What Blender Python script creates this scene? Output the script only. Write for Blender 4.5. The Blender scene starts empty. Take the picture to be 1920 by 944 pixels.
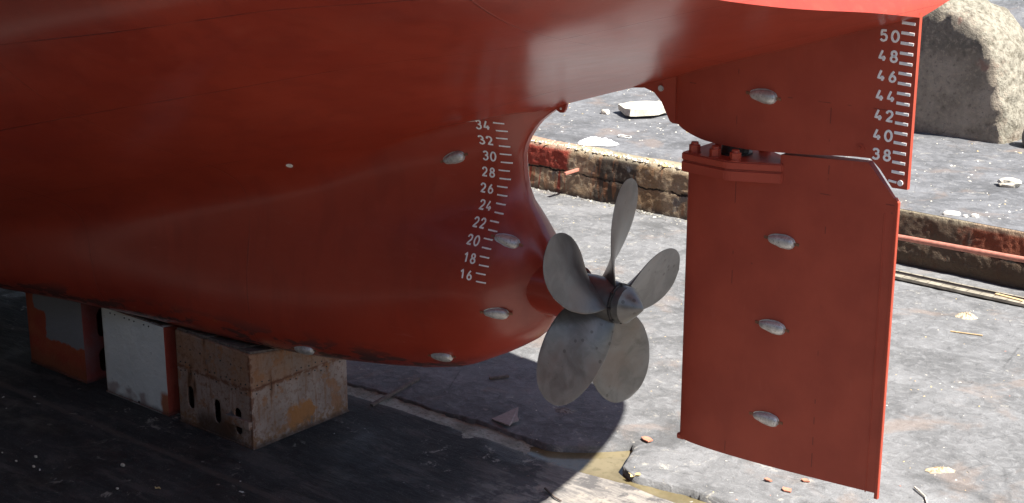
import bpy, bmesh, math, random
import numpy as np
from mathutils import Vector, Matrix, noise
from mathutils.bvhtree import BVHTree
R_ = math.radians
SC = bpy.context.scene
COL = SC.collection

# ------------------------------------------------------------------ camera, sky, sun, exposure
cam_d = bpy.data.cameras.new('camera')
cam = bpy.data.objects.new('camera', cam_d); COL.objects.link(cam)
cam.location = (7.0, -14.45, 7.53)
PITCH, YAW = R_(16.9), R_(49.8)
hd = Vector((-math.cos(YAW), math.sin(YAW), 0))
fwd = hd * math.cos(PITCH) + Vector((0, 0, -math.sin(PITCH)))
rgt = Vector((math.sin(YAW), math.cos(YAW), 0))
up = rgt.cross(fwd)
cam.rotation_euler = Matrix((rgt, up, -fwd)).transposed().to_euler()
cam_d.sensor_width = 36.0; cam_d.lens = 36.0 * 3000 / 1920
cam_d.clip_end = 2000; cam_d.clip_start = 0.1
SC.camera = cam

SUN_DIR = Vector((0.70, 0.10, 1.0)).normalized()        # towards the sun: high over the stern
world = bpy.data.worlds.new('World'); SC.world = world; world.use_nodes = True
wn = world.node_tree.nodes; wl = world.node_tree.links
bg = wn['Background']; sky = wn.new('ShaderNodeTexSky'); sky.sky_type = 'NISHITA'; sky.sun_disc = False
sky.sun_elevation = math.asin(SUN_DIR.z)
sky.sun_rotation = math.atan2(SUN_DIR.x, SUN_DIR.y)
sky.air_density = 1.0; sky.dust_density = 1.0; sky.ozone_density = 1.0
wl.new(sky.outputs[0], bg.inputs[0]); bg.inputs[1].default_value = 0.052
sd = bpy.data.lights.new('sun', 'SUN'); sd.energy = 5.0; sd.angle = R_(0.53); sd.color = (1, 0.955, 0.88)
sun = bpy.data.objects.new('sun', sd); COL.objects.link(sun)
sun.rotation_euler = SUN_DIR.to_track_quat('Z', 'Y').to_euler(); sun.location = (20, 5, 40)
SC.view_settings.view_transform = 'Standard'; SC.view_settings.look = 'None'
SC.view_settings.exposure = 1.5; SC.view_settings.gamma = 1.0
SC.view_settings.use_curve_mapping = False
cy = SC.cycles
cy.use_denoising = True
cy.max_bounces = 8; cy.diffuse_bounces = 5; cy.glossy_bounces = 4
cy.sample_clamp_indirect = 10.0; cy.blur_glossy = 0.2

# ------------------------------------------------------------------ helpers
rnd = random.Random(7)
def tag(o, label=None, cat=None, group=None, kind=None):
    if label: o['label'] = label
    if cat: o['category'] = cat
    if group: o['group'] = group
    if kind: o['kind'] = kind
    return o
def link(name, me, mat=None, parent=None, smooth=False):
    o = bpy.data.objects.new(name, me); COL.objects.link(o)
    if mat:
        for m in (mat if isinstance(mat, (list, tuple)) else [mat]): me.materials.append(m)
    if parent: o.parent = parent
    if smooth:
        me.polygons.foreach_set('use_smooth', [True] * len(me.polygons))
    return o
def mesh(name, verts, faces, mat=None, parent=None, smooth=False):
    me = bpy.data.meshes.new(name); me.from_pydata([tuple(map(float, v)) for v in verts], [], faces); me.validate(); me.update()
    bm = bmesh.new(); bm.from_mesh(me)
    bmesh.ops.recalc_face_normals(bm, faces=bm.faces); bm.to_mesh(me); bm.free()
    return link(name, me, mat, parent, smooth)
def from_bm(name, bm, mat=None, parent=None, smooth=False):
    me = bpy.data.meshes.new(name); bm.to_mesh(me); bm.free()
    return link(name, me, mat, parent, smooth)
def sharp(o, deg=35):
    me = o.data
    bm = bmesh.new(); bm.from_mesh(me)
    for f in bm.faces: f.smooth = True
    for e in bm.edges:
        if len(e.link_faces) == 2 and e.calc_face_angle(0) > R_(deg): e.smooth = False
    bm.to_mesh(me); bm.free()
    return o
def empty(name, loc=(0, 0, 0)):
    o = bpy.data.objects.new(name, None); COL.objects.link(o); o.location = loc; o.empty_display_size = 0.3
    return o
def add_box(bm, c, s, bev=0.0, rot=None):
    r = bmesh.ops.create_cube(bm, size=1.0)
    vs = r['verts']
    M = Matrix.Translation(c) @ (rot if rot else Matrix.Identity(4)) @ Matrix.Diagonal((s[0], s[1], s[2], 1))
    bmesh.ops.transform(bm, matrix=M, verts=vs)
    if bev > 0:
        es = list({e for v in vs for e in v.link_edges})
        bmesh.ops.bevel(bm, geom=es, offset=bev, segments=2, affect='EDGES', profile=0.6)
def add_cyl(bm, p0, p1, r0, r1=None, n=20, caps=True):
    p0, p1 = Vector(p0), Vector(p1); r1 = r0 if r1 is None else r1
    q = (p1 - p0).to_track_quat('Z', 'Y').to_matrix().to_4x4()
    res = bmesh.ops.create_cone(bm, cap_ends=caps, segments=n, radius1=r0, radius2=r1, depth=(p1 - p0).length)
    bmesh.ops.transform(bm, matrix=Matrix.Translation((p0 + p1) / 2) @ q, verts=res['verts'])
def pchip(xk, yk, x):
    xk = np.asarray(xk, float); yk = np.asarray(yk, float); x = np.clip(np.asarray(x, float), xk[0], xk[-1])
    h = np.diff(xk); d = np.diff(yk) / h; m = np.zeros(len(xk))
    for i in range(1, len(xk) - 1):
        if d[i-1] * d[i] > 0:
            w1 = 2*h[i] + h[i-1]; w2 = h[i] + 2*h[i-1]; m[i] = (w1 + w2) / (w1/d[i-1] + w2/d[i])
    m[0] = d[0]; m[-1] = d[-1]
    i = np.clip(np.searchsorted(xk, x) - 1, 0, len(h) - 1); t = (x - xk[i]) / h[i]
    return ((2*t**3 - 3*t**2 + 1) * yk[i] + (t**3 - 2*t**2 + t) * h[i] * m[i] + (-2*t**3 + 3*t**2) * yk[i+1] + (t**3 - t**2) * h[i] * m[i+1])

# ------------------------------------------------------------------ materials
class NT:
    def __init__(s, name):
        s.m = bpy.data.materials.new(name); s.m.use_nodes = True
        s.t = s.m.node_tree; s.b = s.t.nodes['Principled BSDF']
    def n(s, typ, **k):
        nd = s.t.nodes.new(typ)
        for a, v in k.items(): setattr(nd, a, v)
        return nd
    def put(s, sock, v):
        if isinstance(v, bpy.types.NodeSocket): s.t.links.new(v, sock)
        elif isinstance(v, (int, float)): sock.default_value = v
        else: sock.default_value = tuple(v) + ((1,) if len(v) == 3 and sock.type == 'RGBA' else ())
    def pos(s):
        if not hasattr(s, '_p'): s._p = s.n('ShaderNodeNewGeometry').outputs['Position']
        return s._p
    def map(s, scale=(1, 1, 1), loc=(0, 0, 0), rot=(0, 0, 0), src=None):
        m = s.n('ShaderNodeMapping'); s.put(m.inputs[0], src or s.pos()); m.inputs[3].default_value = scale; m.inputs[1].default_value = loc; m.inputs[2].default_value = rot
        return m.outputs[0]
    def noise(s, scale, detail=4, rough=0.55, src=None, dist=0.0):
        n = s.n('ShaderNodeTexNoise'); s.put(n.inputs['Vector'], src or s.pos()); n.inputs['Scale'].default_value = scale
        n.inputs['Detail'].default_value = detail; n.inputs['Roughness'].default_value = rough; n.inputs['Distortion'].default_value = dist
        return n.outputs[0]
    def vor(s, scale, src=None, feat='F1', out=0):
        n = s.n('ShaderNodeTexVoronoi', feature=feat); s.put(n.inputs['Vector'], src or s.pos()); n.inputs['Scale'].default_value = scale
        return n.outputs[out]
    def ramp(s, f, a, b, c0=0.0, c1=1.0):
        n = s.n('ShaderNodeMapRange'); n.interpolation_type = 'SMOOTHSTEP'; s.put(n.inputs[0], f)
        n.inputs[1].default_value = a; n.inputs[2].default_value = b; n.inputs[3].default_value = c0; n.inputs[4].default_value = c1
        return n.outputs[0]
    def math(s, op, a, b=0.0, c=0.0):
        n = s.n('ShaderNodeMath', operation=op); s.put(n.inputs[0], a); s.put(n.inputs[1], b); s.put(n.inputs[2], c)
        return n.outputs[0]
    def mul(s, *a):
        r = a[0]
        for q in a[1:]: r = s.math('MULTIPLY', r, q)
        return r
    def mix(s, f, a, b):
        n = s.n('ShaderNodeMix', data_type='RGBA'); s.put(n.inputs[0], f); s.put(n.inputs[6], a); s.put(n.inputs[7], b)
        return n.outputs[2]
    def xyz(s, src=None):
        n = s.n('ShaderNodeSeparateXYZ'); s.put(n.inputs[0], src or s.pos()); return n.outputs
    def bump(s, h, dist=0.01, strength=1.0, prev=None):
        n = s.n('ShaderNodeBump'); n.inputs['Distance'].default_value = dist; n.inputs['Strength'].default_value = strength
        s.put(n.inputs['Height'], h)
        if prev: s.put(n.inputs['Normal'], prev)
        return n.outputs[0]
    def band(s, v, c, w, soft=0.3):   # 1 inside |v-c|<w
        d = s.math('ABSOLUTE', s.math('SUBTRACT', v, c))
        return s.ramp(d, w * (1 - soft), w * (1 + soft), 1, 0)
    def done(s, col=None, rough=None, normal=None, metal=0.0, spec=0.5, coat=None, coat_rough=0.1):
        b = s.b
        if col is not None: s.put(b.inputs['Base Color'], col)
        if rough is not None: s.put(b.inputs['Roughness'], rough)
        if normal is not None: s.put(b.inputs['Normal'], normal)
        s.put(b.inputs['Metallic'], metal); s.put(b.inputs['Specular IOR Level'], spec)
        if coat is not None: s.put(b.inputs['Coat Weight'], coat); s.put(b.inputs['Coat Roughness'], coat_rough)
        return s.m

RED = (0.30, 0.036, 0.018)
def mat_hull():
    q = NT('hull_antifouling'); x, y, z = q.xyz()
    uv = q.n('ShaderNodeUVMap', uv_map='strakes').outputs[0]
    u, v, _ = q.xyz(uv)
    n1 = q.noise(0.7, 5); n2 = q.noise(9, 5, 0.6, src=q.map((0.25, 1, 1))); n3 = q.noise(90, 3)
    c = q.mix(q.ramp(n1, 0.3, 0.7), (0.285, 0.028, 0.013), (0.36, 0.040, 0.018))
    c = q.mix(q.mul(q.ramp(n2, 0.5, 0.75), 0.35), c, (0.36, 0.065, 0.035))
    br = q.n('ShaderNodeTexBrick'); q.put(br.inputs['Vector'], uv); br.inputs['Scale'].default_value = 1.0
    br.inputs['Brick Width'].default_value = 3.1; br.inputs['Row Height'].default_value = 1.19; br.inputs['Mortar Size'].default_value = 0.0
    br.inputs['Color1'].default_value = (0, 0, 0, 1); br.inputs['Color2'].default_value = (1, 1, 1, 1); br.offset = 0.4
    tone = q.xyz(br.outputs[0])[0]
    c = q.mix(q.mul(tone, 0.22), c, (0.36, 0.055, 0.027))
    rl = q.noise(3.0, 4, .6, src=q.map((1, 1, .22)))          # roller laps
    c = q.mix(q.mul(q.ramp(rl, .5, .62), .22), c, (0.20, 0.020, 0.011))
    # scuffs where the keel has rubbed the blocks
    low = q.ramp(z, 0.05, 0.42, 1, 0)
    low2 = q.ramp(z, -0.3, 0.05, 1, 0)
    sc = q.noise(3.2, 6, 0.62, src=q.map((0.6, 1, 1.7)))
    sm = q.mul(q.math('MAXIMUM', low, 0), q.ramp(sc, 0.50, 0.56))
    c = q.mix(q.mul(sm, 0.85), c, (0.045, 0.030, 0.028))
    ru = q.mul(low, q.ramp(q.noise(11, 4), 0.64, 0.70))
    c = q.mix(q.mul(ru, 0.6), c, (0.42, 0.12, 0.03))
    c = q.mix(q.mul(low2, q.ramp(q.noise(2.1, 5), 0.4, 0.6), 0.75), c, (0.05, 0.03, 0.026))
    # thin pale scratches
    scr = q.noise(1.3, 2, 0.4, src=q.map((0.4, 0.4, 9.0), rot=(0, 0.12, 0)))
    c = q.mix(q.mul(q.band(scr, 0.52, 0.0025, 0.5), q.ramp(q.noise(0.9, 2), 0.55, 0.7), 0.5), c, (0.45, 0.12, 0.09))
    # seams: longitudinal at steps of v, butts staggered in u
    ss = []
    for sv in (0.6, 2.35, 3.55, 4.75, 5.9): ss.append(q.band(v, sv, 0.006, 0.4))
    seam = ss[0]
    for t in ss[1:]: seam = q.math('MAXIMUM', seam, t)
    butts = None
    for bu in (-8.9, -11.6, -2.1, -14.5):
        b_ = q.band(u, bu, 0.010, 0.4); butts = b_ if butts is None else q.math('MAXIMUM', butts, b_)
    hgt = q.mul(q.math('MAXIMUM', seam, q.mul(butts, 0.5)), q.ramp(q.noise(.9, 4, .6), .34, .62, .15, 1))
    nb = q.bump(hgt, 0.012, 0.8)
    nb = q.bump(q.noise(1.1, 2, 0.5, src=q.map((0.5, 1, 1))), 0.05, 0.25, nb)
    nb = q.bump(q.noise(26, 3, 0.6), 0.0016, 0.5, nb)
    c = q.mix(q.mul(hgt, 0.6), c, (0.07, 0.012, 0.010))
    rough = q.math('ADD', 0.27, q.math('ADD', q.mul(n2, 0.12), q.mul(n3, 0.08)))
    rough = q.math('ADD', rough, q.mul(sm, 0.3))
    return q.done(c, rough, nb, spec=0.5, coat=0.5, coat_rough=0.2)
def mat_red(name, rough=0.42, v=1.0, bump=1.0, dirt=0.35):
    q = NT(name); x, y, z = q.xyz()
    n1 = q.noise(1.7, 5); n2 = q.noise(14, 5, 0.6, src=q.map((1, 1, 0.3)))
    c = q.mix(q.ramp(n1, 0.3, 0.7), (0.32*v, 0.045*v, 0.023*v), (0.39*v, 0.061*v, 0.031*v))
    c = q.mix(q.mul(q.ramp(n2, 0.56, 0.8), dirt), c, (0.40, 0.085, 0.05))
    sp = q.ramp(q.vor(2.3), 0.035, 0.02)
    c = q.mix(q.mul(sp, 0.5), c, (0.12, 0.02, 0.015))
    # ground-off tack welds left in short rows
    for xx in (-1.95, -.86):
        ds = q.mul(q.band(x, xx, .006, .4), q.ramp(q.noise(5, 1, src=q.map((.2, 0, 1), loc=(xx, 0, 0))), .56, .6))
        c = q.mix(q.mul(ds, .6), c, (.09, .016, .013))
    for zz in (4.24, 3.27):
        ds = q.mul(q.band(z, zz, .006, .4), q.ramp(q.noise(5, 1, src=q.map((1, 0, .2), loc=(zz, 0, 0))), .56, .6))
        c = q.mix(q.mul(ds, .6), c, (.09, .016, .013))
    nb = q.bump(q.noise(70, 3, 0.6), 0.0022 * bump, 0.6)
    nb = q.bump(q.noise(3, 2), 0.02, 0.25, nb)
    return q.done(c, q.math('ADD', rough, q.mul(n2, 0.12)), nb, spec=0.45)
def mat_plain(name, col, rough=0.5, metal=0.0, var=0.15, scale=18, bump=0.003, spec=0.5):
    q = NT(name); n1 = q.noise(scale, 5); n2 = q.noise(scale * 6, 4)
    c = q.mix(q.ramp(n1, 0.3, 0.7), tuple(k * (1 - var) for k in col), tuple(min(1, k * (1 + var)) for k in col))
    return q.done(c, q.math('ADD', rough - 0.06, q.mul(n2, 0.12)), q.bump(n2, bump, 0.6), metal=metal, spec=spec)
def mat_zinc():
    q = NT('zinc'); n1 = q.noise(14, 5); n2 = q.noise(60, 4)
    c = q.mix(q.ramp(n1, 0.35, 0.65), (0.48, 0.47, 0.46), (0.66, 0.65, 0.63))
    c = q.mix(q.ramp(n2, 0.60, 0.68), c, (0.20, 0.18, 0.16)); c = q.mix(q.mul(q.ramp(q.noise(25, 4), .52, .6), .35), c, (.33, .31, .28))
    return q.done(c, q.math('ADD', 0.30, q.mul(n1, 0.25)), q.bump(n2, 0.002, 0.5), metal=0.5)
def mat_bronze():
    q = NT('propeller_bronze'); n1 = q.noise(4, 6, 0.6, dist=0.8); n2 = q.noise(22, 5); n3 = q.noise(2.0, 3)
    c = q.mix(q.ramp(n1, 0.3, 0.7), (0.125, 0.120, 0.114), (0.19, 0.184, 0.177))
    c = q.mix(q.mul(q.ramp(n3, 0.5, 0.7), 0.6), c, (0.165, 0.135, 0.12))
    sp = q.ramp(q.vor(7.5), 0.20, 0.14); msk = q.ramp(q.noise(1.6, 2), 0.52, 0.6)
    c = q.mix(q.mul(sp, msk, 0.7), c, (0.075, 0.066, 0.06))
    sp2 = q.ramp(q.vor(13), 0.09, 0.06)
    c = q.mix(q.mul(sp2, 0.5), c, (0.08, 0.06, 0.05))
    return q.done(c, q.math('ADD', 0.22, q.mul(n1, 0.25)), q.bump(n2, 0.0012, 0.5), metal=0.5, spec=0.5)
def mat_floor(name, base=0.105, tint=(1, 1, 1), pale=0.5, stretch=(1, 1, 1), wet=0.0, dry=None):  # dry: paler tone painted in aft, where the floor is sunlit
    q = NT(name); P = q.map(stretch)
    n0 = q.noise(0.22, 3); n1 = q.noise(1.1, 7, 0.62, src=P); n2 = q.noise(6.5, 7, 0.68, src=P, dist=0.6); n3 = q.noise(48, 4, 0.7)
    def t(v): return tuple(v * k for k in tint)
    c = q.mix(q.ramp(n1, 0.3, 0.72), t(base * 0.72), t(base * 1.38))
    c = q.mix(q.ramp(n2, 0.47, 0.68, 0, 0.55), c, t(base * 1.9))
    c = q.mix(q.ramp(n2, 0.44, 0.33, 0, 0.6), c, t(base * 0.5))
    br = q.mul(q.ramp(q.noise(0.8, 5, 0.6, dist=0.5), 0.55, 0.68), 0.45)
    c = q.mix(br, c, (base * 1.7, base * 1.25, base * 1.0))
    st_ = q.noise(.45, 6, .66, dist=.8)
    c = q.mix(q.mul(q.ramp(st_, .54, .62), .55), c, t(base * .42))
    c = q.mix(q.mul(q.ramp(st_, .44, .36), .30), c, t(base * 1.9))
    crk = q.ramp(q.vor(.9, src=q.map(loc=(3, 1, 0)), feat='DISTANCE_TO_EDGE'), .010, .002)
    c = q.mix(q.mul(crk, q.ramp(q.noise(.6, 3), .52, .60), .4), c, t(base * .2))
    tr = q.noise(5, 6, .7, src=q.map((.35, 2.2, 1), rot=(0, 0, .25)))
    c = q.mix(q.mul(q.ramp(tr, .56, .66), .35), c, t(base * .45))
    if dry:
        c = q.mix(q.mul(q.ramp(q.noise(1.7, 8, .7, src=P, dist=.5), .50, .62), .6), c, (.115, .100, .092))
    # pale scale and grit
    pl = q.mul(q.ramp(q.noise(3.2, 8, 0.74, dist=0.4), 0.585, 0.65), q.ramp(n0, 0.40, 0.56), pale)
    c = q.mix(pl, c, (0.46, 0.43, 0.37))
    sp = q.ramp(q.vor(23), 0.15, 0.09); col = q.vor(23, out=1); sel = q.ramp(q.xyz(col)[0], 0.70, 0.74)
    c = q.mix(q.mul(sp, sel, 0.5 * pale), c, (0.40, 0.37, 0.31))
    sp = q.ramp(q.vor(46), 0.20, 0.13); sel = q.ramp(q.xyz(q.vor(46, out=1))[1], 0.62, 0.66)
    c = q.mix(q.mul(sp, sel, 0.7 * pale + 0.1), c, (0.42, 0.40, 0.37))
    c = q.mix(q.mul(q.ramp(n3, 0.35, 0.65), 0.35), c, t(base * 0.65))
    if dry:     # ship's shade painted onto the tarred bow part, sunlight onto the stern part
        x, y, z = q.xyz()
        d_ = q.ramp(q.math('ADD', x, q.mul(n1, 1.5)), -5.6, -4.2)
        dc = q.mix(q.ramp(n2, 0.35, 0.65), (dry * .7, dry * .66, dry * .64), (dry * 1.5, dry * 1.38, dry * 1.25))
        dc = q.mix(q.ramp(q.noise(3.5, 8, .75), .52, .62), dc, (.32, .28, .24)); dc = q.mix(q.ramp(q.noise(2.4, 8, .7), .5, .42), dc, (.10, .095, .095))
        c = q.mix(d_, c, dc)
        c = q.mix(q.mul(q.band(q.math('ADD', y, q.mul(n1, .2)), -1.83, 0.05, .6), .45), c, (.13, .10, .085))
    h = q.math('ADD', q.mul(n2, 0.7), q.math('ADD', q.mul(n3, 0.18), q.mul(n1, 0.8)))
    nb = q.bump(h, 0.045, 0.8)
    rough = 0.86
    if wet: rough = q.ramp(q.noise(0.7, 4), 0.5, 0.62, 0.85, 0.5)
    return q.done(c, rough, nb, spec=0.3)
def mat_concrete(name, a=(0.20, 0.175, 0.14), b=(0.33, 0.30, 0.26), bump=0.05, sc=1.0):
    q = NT(name); n1 = q.noise(1.3*sc, 7, 0.65); n2 = q.noise(9*sc, 7, 0.7); n3 = q.noise(45*sc, 4)
    c = q.mix(q.ramp(n1, 0.3, 0.7), a, b)
    c = q.mix(q.ramp(n2, 0.5, 0.35, 0, 0.6), c, tuple(k * 0.45 for k in a))
    c = q.mix(q.mul(q.ramp(n3, 0.55, 0.7), 0.4), c, tuple(min(1, k * 1.5) for k in b))
    nb = q.bump(q.math('ADD', n2, q.mul(n3, 0.4)), bump, 0.9)
    return q.done(c, 0.9, nb, spec=0.25)
def mat_ledge():
    q = NT('ledge_concrete'); x, y, z = q.xyz()
    n1 = q.noise(1.0, 6, 0.62); n2 = q.noise(7, 7, 0.7, dist=0.5); n3 = q.noise(40, 4)
    wob = q.math('SUBTRACT', q.noise(4, 5), 0.5)
    c = q.mix(q.ramp(n1, 0.35, 0.65), (0.21, 0.135, 0.075), (0.30, 0.23, 0.155))
    c = q.mix(q.mul(q.ramp(n2, 0.52, 0.66), 0.5), c, (0.33, 0.29, 0.22))
    # oily run, blue-grey blots, rust
    xx = q.math('ADD', x, q.mul(wob, 0.5))
    c = q.mix(q.mul(q.band(xx, -12.95, 0.55, 0.10), 0.93), c, (0.045, 0.036, 0.030))
    c = q.mix(q.mul(q.ramp(q.noise(2.6, 4, 0.5, src=q.map((1, 1, 0.8))), 0.60, 0.67), 0.6), c, (0.085, 0.092, 0.105))
    c = q.mix(q.mul(q.ramp(q.noise(3.1, 5, src=q.map((1.6, 1, 0.35), loc=(7, 0, 0))), 0.56, 0.66), 0.6), c, (0.25, 0.11, 0.05))
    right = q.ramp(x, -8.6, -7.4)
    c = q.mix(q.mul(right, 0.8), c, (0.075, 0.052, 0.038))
    c = q.mix(q.mul(right, q.ramp(q.math('ADD', x, q.mul(wob, 2.0)), -5.2, -4.6), q.ramp(z, -1.15, -1.05), 0.7), c, (0.24, 0.055, 0.025))
    # old red paint on the upper half at the far end, with runs below it
    zz = q.math('ADD', z, q.mul(wob, 0.10))
    up_ = q.ramp(zz, -1.09, -1.06)
    rp = q.mul(q.ramp(q.math('ADD', x, q.mul(wob, 0.35)), -14.22, -14.35), up_)
    c = q.mix(q.mul(rp, q.ramp(n2, 0.34, 0.42), 0.92), c, (0.27, 0.035, 0.022))
    runs = q.mul(q.ramp(q.noise(9, 2, 0.4, src=q.map((1.6, 0, 0.04))), 0.52, 0.6), q.ramp(x, -14.2, -14.45), q.ramp(zz, -1.06, -1.09))
    c = q.mix(q.mul(runs, 0.85), c, (0.25, 0.035, 0.02))
    # lift joint crack
    lift = q.band(q.math('ADD', z, q.math('ADD', q.mul(wob, 0.16), q.mul(q.math('SUBTRACT', q.noise(22, 4), 0.5), 0.05))), -1.10, 0.016, 0.4)
    c = q.mix(q.mul(lift, q.ramp(q.noise(1.3, 3), 0.36, 0.46)), c, (0.018, 0.014, 0.011))
    c = q.mix(q.mul(q.ramp(n3, 0.6, 0.7), 0.5), c, (0.05, 0.04, 0.03))
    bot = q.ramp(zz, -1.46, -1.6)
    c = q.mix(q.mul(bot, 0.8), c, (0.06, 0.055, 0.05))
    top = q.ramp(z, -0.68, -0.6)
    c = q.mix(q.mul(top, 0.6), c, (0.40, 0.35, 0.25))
    nb = q.bump(q.math('ADD', n2, q.math('SUBTRACT', q.mul(n3, 0.4), q.mul(lift, 2.0))), 0.05, 0.9)
    return q.done(c, 0.88, nb, spec=0.25)
def mat_block(kind):
    q = NT('block_' + kind); tc = q.pos(); x, y, z = q.xyz()
    n1 = q.noise(2.2, 6, 0.6); n2 = q.noise(12, 6, 0.65); st = q.noise(5, 5, 0.6, src=q.map((1.0, 1.0, 0.22)))
    wob = q.math('SUBTRACT', q.noise(5, 4), 0.5)
    geo = q.n('ShaderNodeNewGeometry'); nx, ny, nz = q.xyz(geo.outputs['Normal'])
    port = q.ramp(ny, -0.5, -0.7)
    if kind == 'rusty':
        c = q.mix(q.ramp(n1, 0.35, 0.65), (0.27, 0.19, 0.15), (0.37, 0.28, 0.235))
        c = q.mix(q.mul(q.ramp(st, 0.54, 0.66), 0.7), c, (0.22, 0.095, 0.042))
        upz = q.ramp(z, -0.78, -0.66)
        c = q.mix(q.mul(upz, q.ramp(n1, 0.3, 0.6), 0.8), c, (0.29, 0.145, 0.075)); c = q.mix(q.mul(q.ramp(n2, .5, .62), .5), c, (0.20, 0.085, 0.04)); fs = q.noise(13, 4, .6, src=q.map((1.2, 1.2, .12))); c = q.mix(q.mul(q.ramp(fs, .56, .66), .45), c, (0.23, 0.095, 0.038)); ed = q.math('MAXIMUM', q.mul(q.band(q.math('ADD', x, q.mul(wob, .08)), -9.0, .045, .4), q.band(q.math('ADD', y, q.mul(wob, .08)), -1.09, .045, .4)), q.band(q.math('ADD', z, q.mul(wob, .08)), -.72, .03, .5)); c = q.mix(q.mul(ed, q.ramp(n2, .42, .5), .8), c, (.16, .06, .03)); c = q.mix(q.mul(q.ramp(q.noise(2.3, 6, .7, src=q.map(loc=(9, 2, 5))), .55, .60), .7), c, (.30, .13, .055)); c = q.mix(q.mul(q.ramp(q.noise(28, 3, .6), .64, .69), .8), c, (.10, .045, .025))
        c = q.mix(q.mul(q.ramp(st, 0.63, 0.70), 0.85), c, (0.07, 0.03, 0.016))
        pt = q.mul(q.band(q.math('ADD', z, q.mul(wob, 0.35)), -1.36, 0.17, 0.15), q.band(q.math('ADD', y, q.mul(wob, 0.6)), -0.15, 0.25, 0.15))
        c = q.mix(pt, c, (0.36, 0.15, 0.05))
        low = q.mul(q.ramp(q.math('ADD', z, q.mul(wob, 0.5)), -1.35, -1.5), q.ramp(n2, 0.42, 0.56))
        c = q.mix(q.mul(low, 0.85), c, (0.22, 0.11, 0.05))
        bl = q.mul(q.ramp(q.noise(3.3, 3, src=q.map(loc=(3, 8, 1))), 0.66, 0.72), 0.7)
        c = q.mix(bl, c, (0.10, 0.13, 0.15))
        soot = q.mul(port, q.band(q.math('ADD', x, q.mul(wob, 0.5)), -9.75, 0.42, 0.3), q.ramp(z, -1.15, -1.45))
        c = q.mix(q.mul(soot, 0.85), c, (0.055, 0.03, 0.02))
        rough = 0.75
    elif kind == 'white':
        red = q.mix(q.ramp(n1, 0.35, 0.65), (0.34, 0.05, 0.03), (0.40, 0.085, 0.05))
        w = q.mix(q.ramp(n1, 0.3, 0.7), (0.72, 0.74, 0.72), (0.80, 0.81, 0.78))
        low = q.mul(q.ramp(q.math('ADD', z, q.mul(wob, 0.22)), -1.36, -1.44), q.ramp(q.noise(2.1, 2), 0.42, 0.55))
        w = q.mix(q.mul(low, 0.7), w, (0.30, 0.20, 0.18))
        cor = q.mul(q.ramp(q.math('ADD', x, q.mul(wob, 0.18)), -11.06, -10.98), q.ramp(q.math('ADD', z, q.mul(wob, 0.1)), -1.22, -1.3))
        w = q.mix(cor, w, (0.42, 0.15, 0.08))
        c = q.mix(port, red, w); rough = 0.6
    else:
        o_ = q.mix(q.ramp(n1, 0.35, 0.65), (0.36, 0.055, 0.03), (0.40, 0.09, 0.04))
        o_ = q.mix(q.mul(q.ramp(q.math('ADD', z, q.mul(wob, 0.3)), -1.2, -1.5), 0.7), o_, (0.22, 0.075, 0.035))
        # grey primer square with ragged edges
        g = q.mul(q.band(q.math('ADD', x, q.mul(wob, 0.22)), -13.35, 0.52, 0.04), q.ramp(q.math('ADD', z, q.mul(wob, 0.25)), -1.10, -1.06))
        g2 = q.mul(q.band(q.math('ADD', x, q.mul(wob, 0.2)), -13.65, 0.5, 0.04), q.ramp(q.math('ADD', z, q.mul(wob, 0.1)), -0.66, -0.62))
        g = q.math('MAXIMUM', g, g2)
        o_ = q.mix(g, o_, (0.24, 0.24, 0.255))
        red = q.mix(q.ramp(n1, 0.35, 0.65), (0.26, 0.05, 0.04), (0.22, 0.09, 0.085))
        c = q.mix(port, red, o_); rough = 0.65
    c = q.mix(q.mul(q.ramp(n2, 0.63, 0.72), 0.4), c, (0.08, 0.05, 0.04))
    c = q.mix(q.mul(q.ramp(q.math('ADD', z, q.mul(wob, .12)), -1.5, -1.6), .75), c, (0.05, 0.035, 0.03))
    return q.done(c, rough, q.bump(q.math('ADD', n2, q.mul(n1, 3.0)), 0.014, 0.8), spec=0.35)
def mat_water():
    q = NT('gutter_water'); n1 = q.noise(1.4, 5, 0.6); n2 = q.noise(9, 4)
    c = q.mix(q.ramp(n1, 0.35, 0.65), (0.13, 0.105, 0.055), (0.20, 0.165, 0.095))
    c = q.mix(q.mul(q.ramp(n2, 0.5, 0.7), 0.5), c, (0.10, 0.085, 0.04))
    return q.done(c, 0.16, q.bump(q.noise(3, 3), 0.02, 0.25), spec=0.6)

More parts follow.
